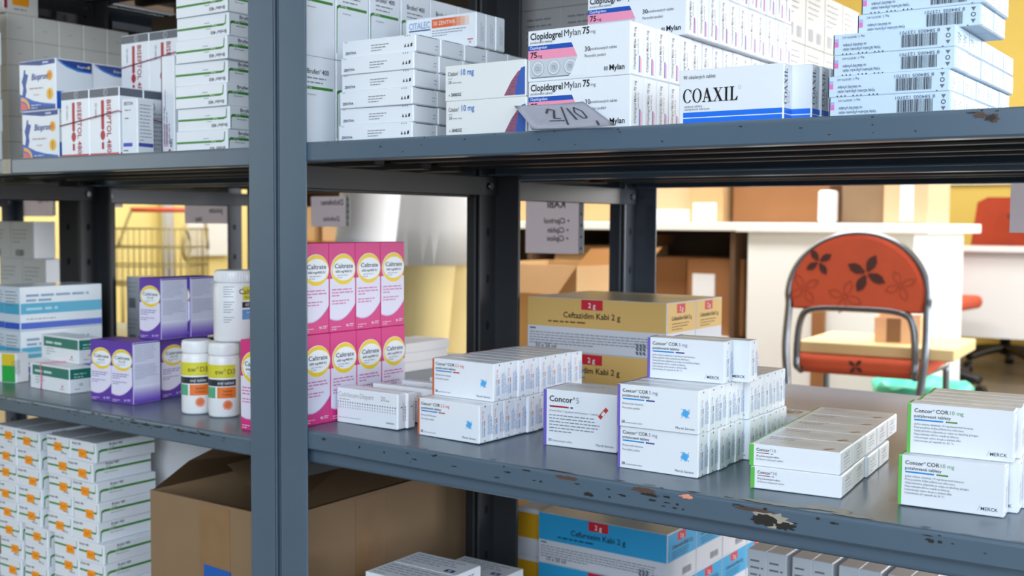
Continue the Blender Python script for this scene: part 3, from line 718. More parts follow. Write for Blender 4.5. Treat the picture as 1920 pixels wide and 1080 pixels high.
for k in range(8):
    bruA.put(-1.3390+(.0, .001, -.001, -.004, .0005, .001, .002, .001)[k], .060+.002*(k % 2), ZUL+.0324*k, (0, .6, -.5, 1.2, 0, .4, -.4, .3)[k], 'white box with green stripe in the upper left pile, %s from the shelf' % (POS[k] if k < 1 else POS[k]+' level'), GB_)
for col, (xx, dz_) in enumerate(((-1.6100, 0), (-1.6775, .001), (-1.7660, 0), (-1.8335, 0))):
    for k in range(9):
        j = rnd.uniform(-.0015, .0015); sh = -.006 if (col == 0 and k == 7) else (.016 if (col < 2 and k < 4) else 0)
        if col >= 2 and k < 4: sh = .008+.010*(col == 2)
        o = bruB.put(xx+j+(sh if not (col == 1 and k == 3) else .014), .060+abs(j)*2-(.004 if sh < 0 else 0), ZLOW+.0002+.0324*k, rnd.uniform(-.6, .6), 'green-striped box with orange price sticker below left shelf, %s column, %s' % (('rightmost', 'second from right', 'third from right', 'leftmost')[col], POS[k]+(' level' if k else ' of stack')), 'boxes with orange price stickers under the left shelf')
        for ch in o.children:
            if ch.name.startswith('price_sticker'): ch.location.x += rnd.uniform(-.009, .006); ch.location.z += rnd.uniform(-.003, .003)

c = Carton(.0715, .0425, .1030)     # white boxes with an upright red name
RDK = ink(178, 34, 52); DG = ink(92, 98, 110)
def half(f, u0, w_):
    H = .103
    c.rect(f, u0+.0006, H-.0135, u0+w_-.0006, H-.0012, DG); c.ell(f, u0+w_*.55, H-.0072, .0056, .0056, ink(160, 166, 176), inner=(.0042, .0042), n=16); c.text(f, 'S', u0+w_*.55, H-.0098, .0052, ink(190, 196, 206), align='c')
    c.rect(f, u0+w_*.40, .041, u0+w_*.50, H-.0185, RDK); c.ell(f, u0+w_*.45, .032, w_*.085, .0075, RDK, 8); c.rect(f, u0+w_*.43, .024, u0+w_*.47, .041, RDK); c.rect(f, u0+w_*.41, .011, u0+w_*.49, .0215, RDK)
    c.text(f, 'BISEPTOL 480', u0+w_*.60, H-.0185, .0098, RDK, rot=-90, w=.079, bold=.012); c.text(f, '20 tablet', u0+w_*.20, H-.022, .0044, GRY, rot=-90)
    c.rect(f, u0+.0006, .001, u0+w_-.0006, .0052, ink(206, 44, 52))
half('F', 0, .0715)
c.rect('R', .0014, .0895, .0411, .1014, DG); c.ell('R', .014, .078, .0072, .0072, ink(150, 156, 170), inner=(.0055, .0055), n=18); c.lines('R', .006, .066, .030, 9, .0066, .0018, ink(150, 160, 190), 5); c.rect('R', .0014, .0016, .0411, .0052, ink(206, 44, 52))
bis = c.done()
GBI = 'white boxes with upright red lettering'
bn = 0
for nm, x0, y0, z0 in (('front', -1.5885, .0380, 0), ('second', -1.5895, .0815, 0), ('third lower', -1.5985, .1560, 0), ('high rear', -1.6000, .1570, .1033)):
    for i in range(2): bis.put(x0+.0720*i, y0+.001*i, ZUL+z0, (0, .6)[i], 'white box with upright red lettering, %s one of the %s pair' % (('left', 'right')[i], nm), GBI)
for (x0, y0, z0, d_), lab in (((-1.5885, .0380, ZUL, .0872), 'dark red rubber band around the front red-lettered boxes'), ((-1.6000, .1570, ZUL+.1033, .0445), 'dark red rubber band around the high rear red-lettered boxes')):
    bm = bmesh.new(); e = .0017; X1 = x0+.1440
    add_tube(bm, [(x0-e, y0-e, z0+.050), (x0+.07, y0-e, z0+.058), (X1+e, y0-e, z0+.0665), (X1+e, y0+d_*.5, z0+.060), (X1+e, y0+d_+e, z0+.054), (x0-e, y0+d_+e, z0+.052)], .0008, 6, closed=True)
    tag(obj('rubber_band', bm, ink(150, 50, 84)), lab, 'rubber band')
c = Carton(.0310, .0330, .0840); c.text('F', 'BISTON', .006, .074, .0050, ink(70, 76, 90), w=.017); c.lines('F', .007, .066, .014, 2, .012, .0018, GRY, 3); c.rect('F', .003, .013, .021, .0185, ink(70, 90, 190)); c.lines('F', .004, .0065, .016, 1, .003, .002, GRY, 5)
c.lines('R', .004, .074, .024, 11, .0052, .0014, ink(130, 136, 160), 6); c.rect('R', .002, .013, .031, .0185, ink(60, 76, 170))
c.done().put(-1.4390, .0400, ZUL, 8, 'small white box with blue bars right of the red-lettered pair')
c = Carton(.0300, .0700, .1520); c.rect('F', .0004, .001, .0022, .151, ink(70, 24, 44)); c.lines('F', .008, .02, .06, 3, .006, .002, GRY, 5, rot=90); c.text('F', '480', .026, .014, .0062, ink(50, 40, 50), rot=90); c.ell('F', .019, .009, .0032, .0032, ink(214, 84, 60)); c.poly('F', [(.005, .016), (.016, .016), (.016, .05), (.005, .05)], ink(206, 180, 200)); c.lines('F', .0105, .07, .07, 1, .003, .0014, ink(120, 130, 170), 4, rot=90)
c.done().put(-1.4230, .0990, ZUL, 0, 'tall narrow white box between the red-lettered pair and the green-striped pile')

c = Carton(.1030, .0690, .0830)     # white and blue boxes with a swimming-blue wave
NAV, MID, LBL = ink(36, 64, 140), ink(30, 96, 190), ink(40, 130, 214)
c.poly('F', [(.001, .082), (.102, .082), (.102, .0745), (.060, .0735), (.001, .0785)], NAV); c.lines('F', .068, .0762, .026, 1, .004, .0040, ink(190, 204, 232), 5)
c.poly('F', [(.001, .001), (.102, .001), (.102, .009), (.070, .012), (.040, .017), (.018, .024), (.001, .030)], MID); c.poly('F', [(.018, .001), (.102, .001), (.102, .0055), (.050, .0085), (.026, .012)], NAV)
c.ell('F', .004, .004, .026, .020, ink(240, 170, 90), a0=0, a1=90, inner=(.020, .014), n=10); c.ell('F', .003, .003, .019, .013, ink(226, 110, 90), a0=0, a1=90, inner=(.0004, .0004), n=10)
c.poly('F', [(.008, .026), (.011, .040), (.007, .050), (.012, .060), (.014, .069), (.018, .069), (.018, .063), (.026, .060), (.022, .050), (.019, .043), (.021, .034), (.017, .024)], ink(50, 84, 160))
c.text('F', 'Biopron', .036, .051, .0100, ink(34, 66, 150), bold=.014, shear=.2, w=.046); c.ell('F', .087, .056, .0085, .0085, ink(242, 176, 60)); c.text('F', '9', .087, .0515, .0086, ink(230, 110, 40), align='c', bold=.02)
c.lines('F', .030, .036, .055, 1, .004, .0026, ink(190, 150, 150), 6); c.lines('F', .042, .0255, .03, 1, .004, .0020, ink(210, 170, 150), 7)
c.ell('F', .087, .026, .0095, .0095, ink(244, 190, 40)); c.text('F', '!', .087, .021, .010, ink(200, 90, 30), align='c', bold=.03); c.lines('F', .034, .0085, .03, 2, .0044, .0022, ink(190, 210, 240), 5)
c.poly('R', [(.0014, .0810), (.067, .0810), (.067, .066), (.050, .0665), (.030, .070), (.014, .0755)], NAV); c.poly('R', [(.0014, .079), (.014, .0755), (.030, .070), (.050, .0665), (.067, .066), (.067, .0635), (.040, .0645), (.020, .070)], LBL)
c.text('R', 'Biopron', .040, .071, .0042, ink(214, 224, 244), bold=.008); c.ell('R', .0615, .0735, .0026, .0026, ink(242, 190, 70)); c.rect('R', .0014, .0016, .067, .030, MID)
bio = c.done()
for nm, x, y, z in (('lower one in front', -1.7550, .0740, 0), ('lower one behind', -1.7570, .1440, 0), ('upper one in front', -1.7640, .0760, .0834), ('upper one behind', -1.7655, .1460, .0834)):
    bio.put(x, y, ZUL+z, 0, 'white and blue box with wave pattern and orange dot, '+nm, 'white and blue boxes')

c = Carton(.1000, .0520, .0468, base=CREAM); c.lines('R', .020, .022, .014, 1, .003, .0014, LGRY, 5); crm = c.done()
for lv in range(6):
    for i in range(5):
        crm.put(-2.0525, .168+.0526*i, ZUL+.0471*lv, 0, 'blank cream-white box in the far left block, %s in level %s from the shelf' % (nth(i, 5, 'frontmost', 'rearmost'), 'one two three four five six'.split()[lv]), 'blank cream-white boxes of the far left block')
c = Carton(.062, .07, .040, base=CREAM); c.poly('R', [(.018, .016), (.05, .016), (.052, .036), (.016, .036)], ink(255, 160, 20)); c.rect('R', .0014, .008, .008, .030, ink(170, 40, 70)); c.lines('R', .02, .008, .036, 1, .004, .0022, ink(170, 100, 100), 6)
c.done().put(-2.0150, .162, ZUL+.0471*6, 0, 'box with orange sticker on top of the cream-white block')
c = Carton(.045, .070, .058, base=WHITE); c.lines('R', .01, .044, .03, 3, .006, .0016, LGRY, 5); fl = c.done()
for k in range(5): fl.put(-1.9300, .045+.002*(k % 2), ZUL+.0583*k, 0, 'white box stacked at the very left edge, %s level' % POS[k], 'white boxes stacked at the very left edge')

# made-up dark cartons added to darken the opening behind the upper left shelf
for k, (x, y, w_, d_, h_) in enumerate(((-2.105, .60, .500, .26, .355), (-1.595, .62, .48, .24, .355), (-2.780, .60, .58, .26, .355))):
    bm = bmesh.new(); add_box(bm, 0, w_, 0, d_, 0, h_, 0, .003, 2); add_box(bm, w_*.44, w_*.56, -.0008, .0006, h_*.55, h_, 1); add_box(bm, w_*.44, w_*.56, 0, d_, h_-.0004, h_+.0006, 1)
    o = obj('cardboard_box', bm, [mat('dark_filler_card', (92, 74, 56), .8, noise=.15, nscale=9), TAPE], None, loc=(x, y, ZU-.006+.0005)); tag(o, 'dark brown closed filler box added at the back of the upper left shelf, %s one' % ('middle', 'right', 'leftmost')[k], 'cardboard box', 'dark filler boxes at the back')

o = obj('cardboard_box', box_bm(0, .56, 0, .36, 0, .32, 0, .004), MATS['dark_filler_card'], None, loc=(-2.76, .52, ZTOP+.0005)); tag(o, 'dark filler box added on the topmost shelf at far left, in the rear row', 'cardboard box')  # made-up box that covers the bright gap above the rear rack
# ------------------------------------------------------------------ upper right shelf
c = Carton(.0620, .0295, .1090); H = .109      # tall boxes seen on their broad face
c.poly('F', [(.0005, H*.08), (.0020, H*.08), (.0026, H*.60), (.006, H*.622), (.0580, H*.622), (.0580, H*.655), (.006, H*.655), (.0012, H*.635)], GRN)
c.text('F', 'Brufen® 400', .012, H*.80, .0062, ink(60, 64, 70), w=.038, bold=.004); c.lines('F', .012, H*.745, .036, 2, .0055, .0018, GRY, 5); c.text('F', '400 mg', .008, H*.63, .0026, ink(224, 238, 220), bold=.006); c.lines('F', .012, H*.555, .032, 1, .004, .0014, LGRY, 7)
bruT = c.done()
for lv in range(2):
    for i in range(6):
        bruT.put(-1.0255, .0010+.0640*i, ZUR+.1094*lv, 90, 'tall white box with green stripe behind the double post, %s of the %s row' % (nth(i, 6, 'nearest', 'farthest'), ('lower', 'upper')[lv]), 'tall green-striped boxes at the left end of the upper right shelf')
c = Carton(.1170, .0470, .0205)
c.text('F', 'ZENTIVA', .0055, .0040, .0030, ink(40, 50, 80), bold=.012); c.lines('F', .048, .0120, .030, 3, .0032, .0011, GRY, 5)
for k in range(3):
    u = .100+.0048*k; c.poly('F', [(u, .006), (u+.0034, .006), (u+.0017, .0105)], ink(70, 74, 86)) if k < 2 else c.poly('F', [(u, .006), (u+.003, .0065), (u+.0034, .0105), (u+.0006, .010)], ink(40, 44, 56))
for k in range(3): c.rect('F', .101+.0034*k, .0186, .1024+.0034*k, .0200, ink(110, 114, 124)); c.rect('F', .004+.002*k, .0186, .005+.002*k, .0200, ink(150, 154, 160))
c.rect('R', .006, .0194, .041, .0200, ink(40, 44, 54)); c.lines('R', .037, .010, .006, 2, .004, .0012, LGRY, 5)
zen = c.done()
for lv in range(6):
    for i in range(5):
        a = R((1.2, .8, 0, -.3, 0, .4)[lv]); x0, y0 = -.9875+(0, .001, .002, .003, .0045, .005)[lv], .030+.002*(lv % 2)
        zen.put(x0-.0474*i*math.sin(a)+rnd.uniform(-.0006, .0006), y0+.0474*i*math.cos(a), ZUR+.0207*lv, math.degrees(a), 'flat white box in the low pile by the tall green-striped boxes, %s of level %s' % (nth(i, 5, 'front', 'rear'), 'one two three four five six'.split()[lv]), 'flat white boxes of the low pile')
c = Carton(.1160, .0205, .0440); OR_ = (226, 106, 56)
c.grad('F', .044, .0290, .044, .0405, OR_, OR_, 1) if False else None
for k in range(10):
    t = k/9; c.rect('F', .044+.0068*k, .0290, .044+.0068*(k+1)+.0001, .0405, ink(*[int(OR_[j]+(236-OR_[j])*max(0, t-.45)/.55) for j in range(3)]))
c.text('F', 'CITALEC', .0055, .0305, .0080, ink(150, 176, 206), w=.036, bold=.02); c.rect('F', .0055, .0272, .042, .0288, ink(34, 60, 110)); c.text('F', '20 ZENTIVA', .047, .0325, .0048, ink(244, 226, 216), w=.036, bold=.006)
c.lines('F', .006, .0235, .030, 1, .003, .0012, GRY, 4); c.lines('F', .045, .0250, .06, 3, .0032, .0011, GRY, 5); c.lines('F', .045, .0130, .018, 1, .003, .0011, GRY, 6)
c.rect('F', .103, .0095, .1115, .0110, ink(214, 90, 50)); c.text('F', '30', .105, .0050, .0030, GRY); c.lines('R', .010, .008, .026, 2, .004, .0011, LGRY, 5, rot=90)
cit = c.done(); row(cit, -.9800, .150, ZUR+.1243, 0, 3, 'white box with orange name bar', 'on top of the low pile', 'white boxes with orange name bar', jit=.0008)
c = Carton(.1130, .0450, .0408, base=mat('carton_ivory', (226, 228, 228), .42))
c.text('F', 'Citalon®', .0045, .0290, .0046, ink(50, 52, 60), w=.0155, bold=.002); c.text('F', '10 mg', .0235, .0290, .0066, ink(66, 120, 190), w=.0185, bold=.014); c.lines('F', .005, .0253, .012, 1, .003, .0011, LGRY, 4)
w = c.text('F', '28', .005, .0200, .0034, ink(80, 84, 92)); c.lines('F', .011, .0204, .021, 1, .003, .0014, LGRY, 5); c.text('F', 'SANDOZ', .0095, .0055, .0036, ink(36, 40, 56), w=.0145, bold=.02); c.rect('F', .0055, .0058, .0070, .0076, GRY)
c.poly('F', [(.084, .002), (.098, .002), (.107, .018), (.110, .031), (.103, .028), (.094, .018)], ink(150, 90, 110)); c.poly('F', [(.0985, .002), (.1125, .002), (.1125, .0330), (.1070, .0315), (.103, .022), (.1005, .012)], ink(60, 96, 176))
for k in range(6): c.lines('F', .088+.002*k, .004+.0035*k, .012, 1, .003, .0008, ink(70, 90, 170), k)
cita = c.done()
for lv in range(2): cita.put(-.8180+.0010*(1-lv), .0300, ZUR+.0410*lv, 0, 'ivory box with blue dose lettering, %s of the stacked two' % ('lower', 'upper')[lv], 'ivory boxes with blue dose lettering')
c = Carton(.1280, .0279, .0555)
BL, PKK, SIL = ink(30, 82, 176), ink(238, 150, 180), ink(196, 202, 210)
w = c.text('F', 'Clopidogrel', .0035, .0455, .0070, BLK, w=.0415, bold=.016); w2 = c.text('F', 'Mylan', .0475, .0460, .0070, BLK, w=.0205, bold=-.004); c.text('F', '75', .0705, .0465, .0070, BLK, w=.0085, bold=.016); c.text('F', 'mg', .0805, .0465, .0036, GRY)
c.text('F', 'potahované tablety', .0035, .0412, .0026, ink(100, 104, 114), w=.029)
c.poly('F', [(.0006, .0345), (.0560, .0345), (.0575, .0385), (.0006, .0385)][::1] if False else [(.0006, .0338), (.0590, .0338), (.0565, .0390), (.0006, .0390)], BL); c.text('F', 'Clopidogrelum', .0030, .0350, .0030, ink(220, 230, 250), w=.0225, bold=.012)
c.poly('F', [(.0006, .0238), (.0640, .0238), (.0592, .0338), (.0006, .0338)], PKK); c.text('F', '75', .0038, .0258, .0060, BLK, w=.0085, bold=.014); c.text('F', 'mg', .0135, .0258, .0034, ink(90, 60, 80))
c.poly('F', [(.0040, .0040), (.0540, .0040), (.0560, .0062), (.0640, .0238), (.0025, .0238), (.0025, .0062)], SIL); c.poly('F', [(.005, .0034), (.053, .0034), (.0545, .0046), (.005, .0046)], ink(120, 126, 136))
for k in range(3):
    cu = .0135+.0208*k
    c.ell('F', cu, .0138, .0082, .0082, ink(130, 136, 146), 28); c.ell('F', cu, .0140, .0077, .0077, ink(212, 217, 224), 28); c.ell('F', cu, .0138, .0056, .0056, ink(186, 192, 202), 24); c.text('F', '75' if k else 'CL', cu, .0120, .0038, ink(150, 156, 166), align='c')
c.poly('F', [(.0545, .003), (.072, .003), (.072, .0238), (.0642, .0238), (.0585, .011)], WHITE)
c.text('F', '30', .0735, .0280, .0048, BLK, bold=.004); c.text('F', 'potahovaných tablet', .0800, .0285, .0030, ink(90, 94, 104), w=.033); c.text('F', 'Perorální podání', .0735, .0215, .0030, ink(90, 94, 104), w=.026)
for k in range(3): c.rect('F', .0975+.0016*k, .0060, .0983+.0016*k, .0102, BLK)
c.text('F', 'Mylan', .1040, .0060, .0056, BLK, w=.0180, bold=.014)
c.text('R', 'Clopidogrel Mylan 75 mg', .0105, .006, .0042, ink(60, 62, 74), rot=90, w=.044, bold=.008); c.lines('R', .0160, .022, .026, 1, .004, .0012, GRY, 5, rot=90); c.rect('R', .0180, .0040, .0205, .0215, ink(60, 90, 180)); c.poly('R', [(.0205, .0040), (.0240, .0040), (.0240, .0185), (.0205, .0215)], ink(236, 150, 180))
clo = c.done(); GCL = 'white boxes with blue and pink stripe'
row(clo, -.7010, .0300, ZUR, 0, 6, 'white box with blue and pink stripe', 'in the bottom row', GCL, jit=.0006)
row(clo, -.7020, .0300, ZUR+.0558, 0, 13, 'white box with blue and pink stripe', 'in the second row', GCL, jit=.0008)
row(clo, -.6940, .1420, ZUR+.1116, 0, 11, 'white box with blue and pink stripe', 'in the third row', GCL, jit=.0008)
row(clo, -.6940, .2000, ZUR+.1674, 0, 9, 'white box with blue and pink stripe', 'in the topmost row', GCL, jit=.0008)
for k in range(7): clo.put(-.7010, .0300+.0285*(6+k), ZUR, 0, 'pink-striped white box of the bottom row, %s from front' % ORD[6+k], GCL)
c = Carton(.1100, .0200, .0552)
c.text('F', '90 obalených tablet', .0050, .0460, .0036, ink(60, 62, 74), w=.0350)
pl, wd_ = serif_coaxil(); sc_ = .0590/wd_
c.polys('F', pl, BLK, .0048, .0225, sc_, .0135); c.ell('F', .0655, .0350, .0014, .0018, GRY, 14, inner=(.0011, .0015))
c.text('F', 'obalené tablety', .0065, .0176, .0023, GRY, w=.0195); c.text('F', 'tianeptinum natricum', .0065, .0148, .0023, GRY, w=.0275)
BB = ink(28, 112, 226)
c.rect('F', .0050, .0078, .1094, .0128, BB); c.rect('F', .0050, .0012, .1094, .0068, BB); c.rect('R', .0014, .0078, .0186, .0128, BB); c.rect('R', .0014, .0016, .0186, .0068, BB)
rp = [[(-y*.0075, x*.0335/wd_) for x, y in p] for p in pl]; c.polys('R', rp, ink(60, 62, 80), .0075, .0165, 1, 1); c.lines('R', .0125, .018, .026, 1, .003, .0012, GRY, 4, rot=90)
coax = c.done(); GX = 'white boxes with blue double bar'
row(coax, -.5170, .0300, ZUR, .0, 5, 'white box with blue double bar', 'beside the barcode pile', GX, jit=0, dx=[0, .020, .022, .0235, .0225])
c = Carton(.1085, .0480, .0191, base=mat('carton_pale_blue', (202, 222, 238), .36))
c.rect('F', .0003, .0003, .0012, .0188, ink(30, 34, 48)); c.poly('F', [(.0014, .0075), (.0050, .0075), (.0050, .0120), (.0014, .0120)], ink(226, 120, 190)); c.rect('F', .0014, .0120, .0050, .0150, ink(170, 176, 226))
T_ = ink(84, 100, 130)
c.text('F', 'Reg. č.: 58/347/91-A/C', .0290, .0168, .0020, T_, rot=180, w=.0205); c.text('F', 'Výdej léčivého přípravku vázán', .0440, .0058, .0025, T_, rot=180, w=.0345, bold=.006); c.text('F', 'na lékařský předpis', .0310, .0098, .0025, T_, rot=180, w=.0215, bold=.006)
c.barcode('F', .0625, .0025, .0310, .0110, 8, ink(40, 46, 58)); c.text('F', '8 584005 123701', .0955, .0168, .0028, T_, rot=180, w=.0345, bold=.004)
for k, v in enumerate((.0150, .0100, .0045)): c.ell('F', .1025, v, .0021, .0021, ink(70, 80, 96), 12, inner=(.0013, .0013)) if k == 1 else c.poly('F', [(.1004, v+.0015), (.1025, v-.002), (.1046, v+.0015)], ink(96, 108, 124))
for k in range(9): c.rect('F', .0085+.0036*k+.0040*(k//3), .0003, .0097+.0036*k+.0040*(k//3), .0014, ink(44, 50, 62))
c.rect('F', .0975, .0003, .0988, .0012, ink(44, 50, 62))
c.lines('R', .006, .0125, .013, 4, .0030, .0012, ink(120, 140, 170), 5, rot=-12); c.lines('R', .027, .0125, .012, 4, .0030, .0012, ink(120, 140, 170), 7, rot=-12); c.rect('R', .0485-.002, .001, .0484-.0014, .018, ink(150, 170, 196)) if False else None
ret = c.done(); GR_ = 'pale blue boxes with barcodes'
for lv in range(6):
    x0 = (-.3625, -.3630, -.3605, -.3600, -.3440, -.3410)[lv]
    for i in range(5 if lv < 4 else 2):
        w = nth(i, 5 if lv < 4 else 2, 'front', 'rear')
        flip = lv >= 4
        o = ret.put(x0+rnd.uniform(-.0006, .0006)+(.1085 if flip else 0), .0300+.0484*i+(.048 if flip else 0)+(.002 if lv > 1 else 0)-0*i, ZUR+.0193*lv, 0, 'pale blue box with barcode in the right pile, %s of level %s' % (w, 'one two three four five six'.split()[lv]), GR_)
        if flip: o.location.x -= .1085; o.location.y -= .030
# plain cartons on the rear upper shelf
c = Carton(.0780, .0900, .0830, base=mat('carton_grey_back', (176, 172, 170), .5)); c.lines('F', .012, .066, .05, 5, .010, .003, GRY, 5); gb = c.done('large_medicine_carton')
for lv in range(4):
    for i in range(3): gb.put(-1.050+.0784*i, .520, ZU-.006+.0003+.0834*lv, 0, 'grey carton on the rear upper shelf, %s in level %s from the shelf' % (('left', 'middle', 'right')[i], 'one two three four'.split()[lv]), 'grey cartons on the rear upper shelf', 'carton')
c = Carton(.1500, .0800, .0850, base=mat('carton_warm_white', (236, 230, 220), .5)); c.lines('R', .010, .072, .05, 5, .008, .0025, LGRY, 5); c.barcode('R', .012, .008, .020, .018, 4, LGRY); c.barcode('R', .045, .008, .02, .016, 5, LGRY); wb = c.done('large_medicine_carton')
for lv in range(3):
    for i in range(4): wb.put(-.7550, .530+.0812*i, ZU-.006+.0003+.0854*lv, 0, 'warm white carton behind the striped rows, %s in level %s from the shelf' % (nth(i, 4, 'nearest', 'farthest'), 'one two three'.split()[lv]), 'warm white cartons behind the striped rows', 'carton')

# folded price note leaning on the shelf edge
bm = bmesh.new(); n = 12; top = []
P = lambda u, v: (-.6680+.1010*u-.0480*v-.0090*u*v+.004*math.sin(math.pi*u)*v, -.0060+.0300*v*(1-.15*u)+.0060*math.sin(math.pi*u)-.004*(1-v)*(1-v), ZU+.0005+.0300*v-.0006*u)
grid = [[bm.verts.new(P(i/n, j/6)) for i in range(n+1)] for j in range(7)]
for j in range(6):
    for i in range(n): f = bm.faces.new((grid[j][i], grid[j][i+1], grid[j+1][i+1], grid[j+1][i])); f.smooth = True
bmesh.ops.solidify(bm, geom=bm.faces[:], thickness=.0005)
def stroke(pts, w=.0011):
    for (a, b), (c_, d) in zip(pts, pts[1:]):
        dx_, dy_ = c_-a, d-b; L = math.hypot(dx_, dy_)+1e-6; px, py = -dy_/L*w*9, dx_/L*w*9
        for sgn in (1,):
            q = [P(a+px, b+py), P(a-px, b-py), P(c_-px, d-py), P(c_+px, d+py)]
            f = bm.faces.new([bm.verts.new((x, y-.0009, z+.0003)) for x, y, z in q]); f.material_index = 1; f.normal_update()
            if f.normal.y > 0: f.normal_flip()
stroke([(.30, .62), (.36, .80), (.42, .72), (.34, .40), (.42, .38)], .0016); stroke([(.26, .30), (.44, .30)], .0014); stroke([(.44, .12), (.56, .85)], .0013); stroke([(.60, .30), (.62, .78)], .0016)
stroke([(.70, .35), (.67, .60), (.73, .80), (.79, .62), (.76, .36), (.70, .35)], .0014); stroke([(.80, .04), (.84, .22)], .0016)
tag(obj('price_note', bm, [mat('grey_note_paper', (206, 208, 220), .7), ink(60, 62, 76)], None), 'curled paper note with handwritten numbers leaning on the upper right shelf edge', 'note')

# ------------------------------------------------------------------ open cardboard box on the low shelf
t = thing('cardboard_box', 'large open kraft cardboard box with blue tape on the low shelf', 'cardboard box', (-1.3850, .0420, ZLOW+.0004))
W_, D_, Hh, th = .2740, .4160, .2440, .004
bm = bmesh.new(); add_box(bm, 0, W_, 0, th, 0, Hh); add_box(bm, 0, W_, D_-th, D_, 0, Hh); add_box(bm, 0, th, th, D_-th, 0, Hh); add_box(bm, W_-th, W_, th, D_-th, 0, Hh); add_box(bm, th, W_-th, th, D_-th, 0, th)
obj('box_body', bm, KRAFT, t)
def flap(name, pts, thick=.004):
    bm = bmesh.new(); f = bm.faces.new([bm.verts.new(p) for p in pts]); bmesh.ops.solidify(bm, geom=[f], thickness=thick)
    bmesh.ops.recalc_face_normals(bm, faces=bm.faces[:])
    for q in bm.faces: q.material_index = 1 if q.calc_area() < .0035 else 0
    return obj(name, bm, [KRAFT, KEDGE], t)
flap('box_flap', [(.002, .004, Hh), (.002, D_-.004, Hh), (.050, D_-.02, Hh+.085), (.075, .13, Hh+.080), (.040, .040, Hh+.042)])
flap('box_flap', [(W_-.004, .008, Hh+.001), (W_-.004, D_-.003, Hh+.001), (W_-.12, D_-.03, Hh+.070), (W_-.150, .040, Hh+.047)], .006)
flap('box_flap', [(.006, .006, Hh-.003), (W_-.006, .006, Hh-.003), (W_-.01, .125, Hh-.045), (.010, .125, Hh-.045)])
flap('box_flap', [(.006, D_-.006, Hh-.003), (W_-.006, D_-.006, Hh-.003), (W_-.01, D_-.125, Hh-.04), (.010, D_-.125, Hh-.04)])
bm = bmesh.new(); add_box(bm, .112, .176, -.0006, .0006, .0, Hh-.004); obj('packing_tape', bm, mat('clear_brown_tape', (142, 110, 76), .3, noise=.2, nscale=30), t)
bm = bmesh.new(); add_box(bm, W_-.0006, W_+.0006, .150, .215, .06, Hh-.004); obj('packing_tape', bm, mat('clear_brown_tape', (150, 118, 84), .3), t)
bm = bmesh.new(); add_box(bm, .116, .172, -.0014, -.0006, .122, .158, 0, 0, 1, Matrix.Rotation(R(2), 4, 'Y')); obj('blue_tape', bm, mat('blue_tape', (28, 92, 176), .35), t)['label'] = 'square of blue tape'
c = Carton(.1750, .0900, .3300, base=PAPER, flap=False); c.done('white_carton').put(-1.6150, .205, ZLOW+.0004, 0, 'plain white carton between the orange-stickered boxes and the open cardboard box', None, 'carton')

# flat white boxes at the bottom of the frame
c = Carton(.1080, .0545, .0230); NV = ink(40, 52, 120)
c.lines('T', .008, .042, .090, 4, .0085, .0030, ink(150, 156, 176), 5); c.rect('T', .082, .006, .097, .016, NV); c.ell('T', .0895, .011, .003, .003, ink(210, 214, 226)); c.lines('T', .008, .006, .05, 1, .004, .002, ink(120, 126, 150), 4)
c.lines('R', .012, .015, .030, 2, .005, .0020, ink(120, 120, 140), 6); c.lines('F', .01, .015, .07, 2, .006, .002, GRY, 4)
flat = c.done()
for lv in range(8):
    for i in range(2): flat.put(-.9890, .080+.0550*i, ZLOW+.0003+.0231*lv, 0, 'flat white box with navy patch by the open box, %s of layer %s' % (('front', 'rear')[i], 'one two three four five six seven eight'.split()[lv]), 'flat white boxes beside the open cardboard box')
for lv in range(6):
    for i in range(2): flat.put(-1.0180, .224+.0550*i, ZLOW+.0003+.0231*lv, 0, 'flat white box with navy patch in the lower pile behind, %s of layer %s' % (('front', 'rear')[i], 'one two three four five six'.split()[lv]), 'flat white boxes in the lower pile behind')

# ------------------------------------------------------------------ paper signs hung on the rear edge, seen from behind
SLV = mat('sleeved_paper', (214, 210, 216), .6)
nt = SLV.node_tree; tr = nt.nodes.new('ShaderNodeBsdfTranslucent'); tr.inputs[0].default_value = (.62, .60, .64, 1); ms_ = nt.nodes.new('ShaderNodeMixShader'); ms_.inputs[0].default_value = .55
nt.links.new(nt.nodes['Principled BSDF'].outputs[0], ms_.inputs[1]); nt.links.new(tr.outputs[0], ms_.inputs[2]); nt.links.new(ms_.outputs[0], nt.nodes['Material Output'].inputs[0])
def sign(x0, x1, z0, z1, lines_, label, strip=True, tilt=0.0):
    W, H = x1-x0, z1-z0
    t = thing('paper_sign', label, 'paper sign', (x0, .936, z0), tilt)
    bm = bmesh.new(); add_box(bm, 0, W, 0, .0006, 0, H); obj('sign_sheet', bm, SLV, t)
    bm = bmesh.new()
    for s_, u, v, h in lines_:
        vs_, fs, nw = glyphs(s_, .022, .12); k = 1.2*h/caph()
        nv = [bm.verts.new((u-x*k, -.0005, v+y*k)) for x, y in vs_]
        for q in fs:
            try: bm.faces.new([nv[i] for i in q][::-1])
            except ValueError: pass
    obj('sign_writing', bm, ink(34, 32, 40), t)['label'] = 'handwriting showing through mirrored'
    if strip:
        bm = bmesh.new(); add_box(bm, W, W+.012, .0001, .0005, .002, H)
        for k in range(5):
            z = H*(.1+.2*k); f = bm.faces.new([bm.verts.new((W+.006+.0022*math.cos(a*math.pi/4), -.0001, z+.003*math.sin(a*math.pi/4))) for a in range(8)]); f.material_index = 1
        obj('punched_margin', bm, [mat('sleeve_margin', (226, 224, 226), .4), ink(96, 90, 80)], t)
sign(-1.322, -1.192, .798, .914, [('KABI', .098, .094, .012), ('• Ciprinol', .108, .062, .009), ('• Ciphin', .106, .043, .009), ('• Ciplox', .106, .026, .009)], 'paper sign with mirrored list hanging right of the middle rear post')
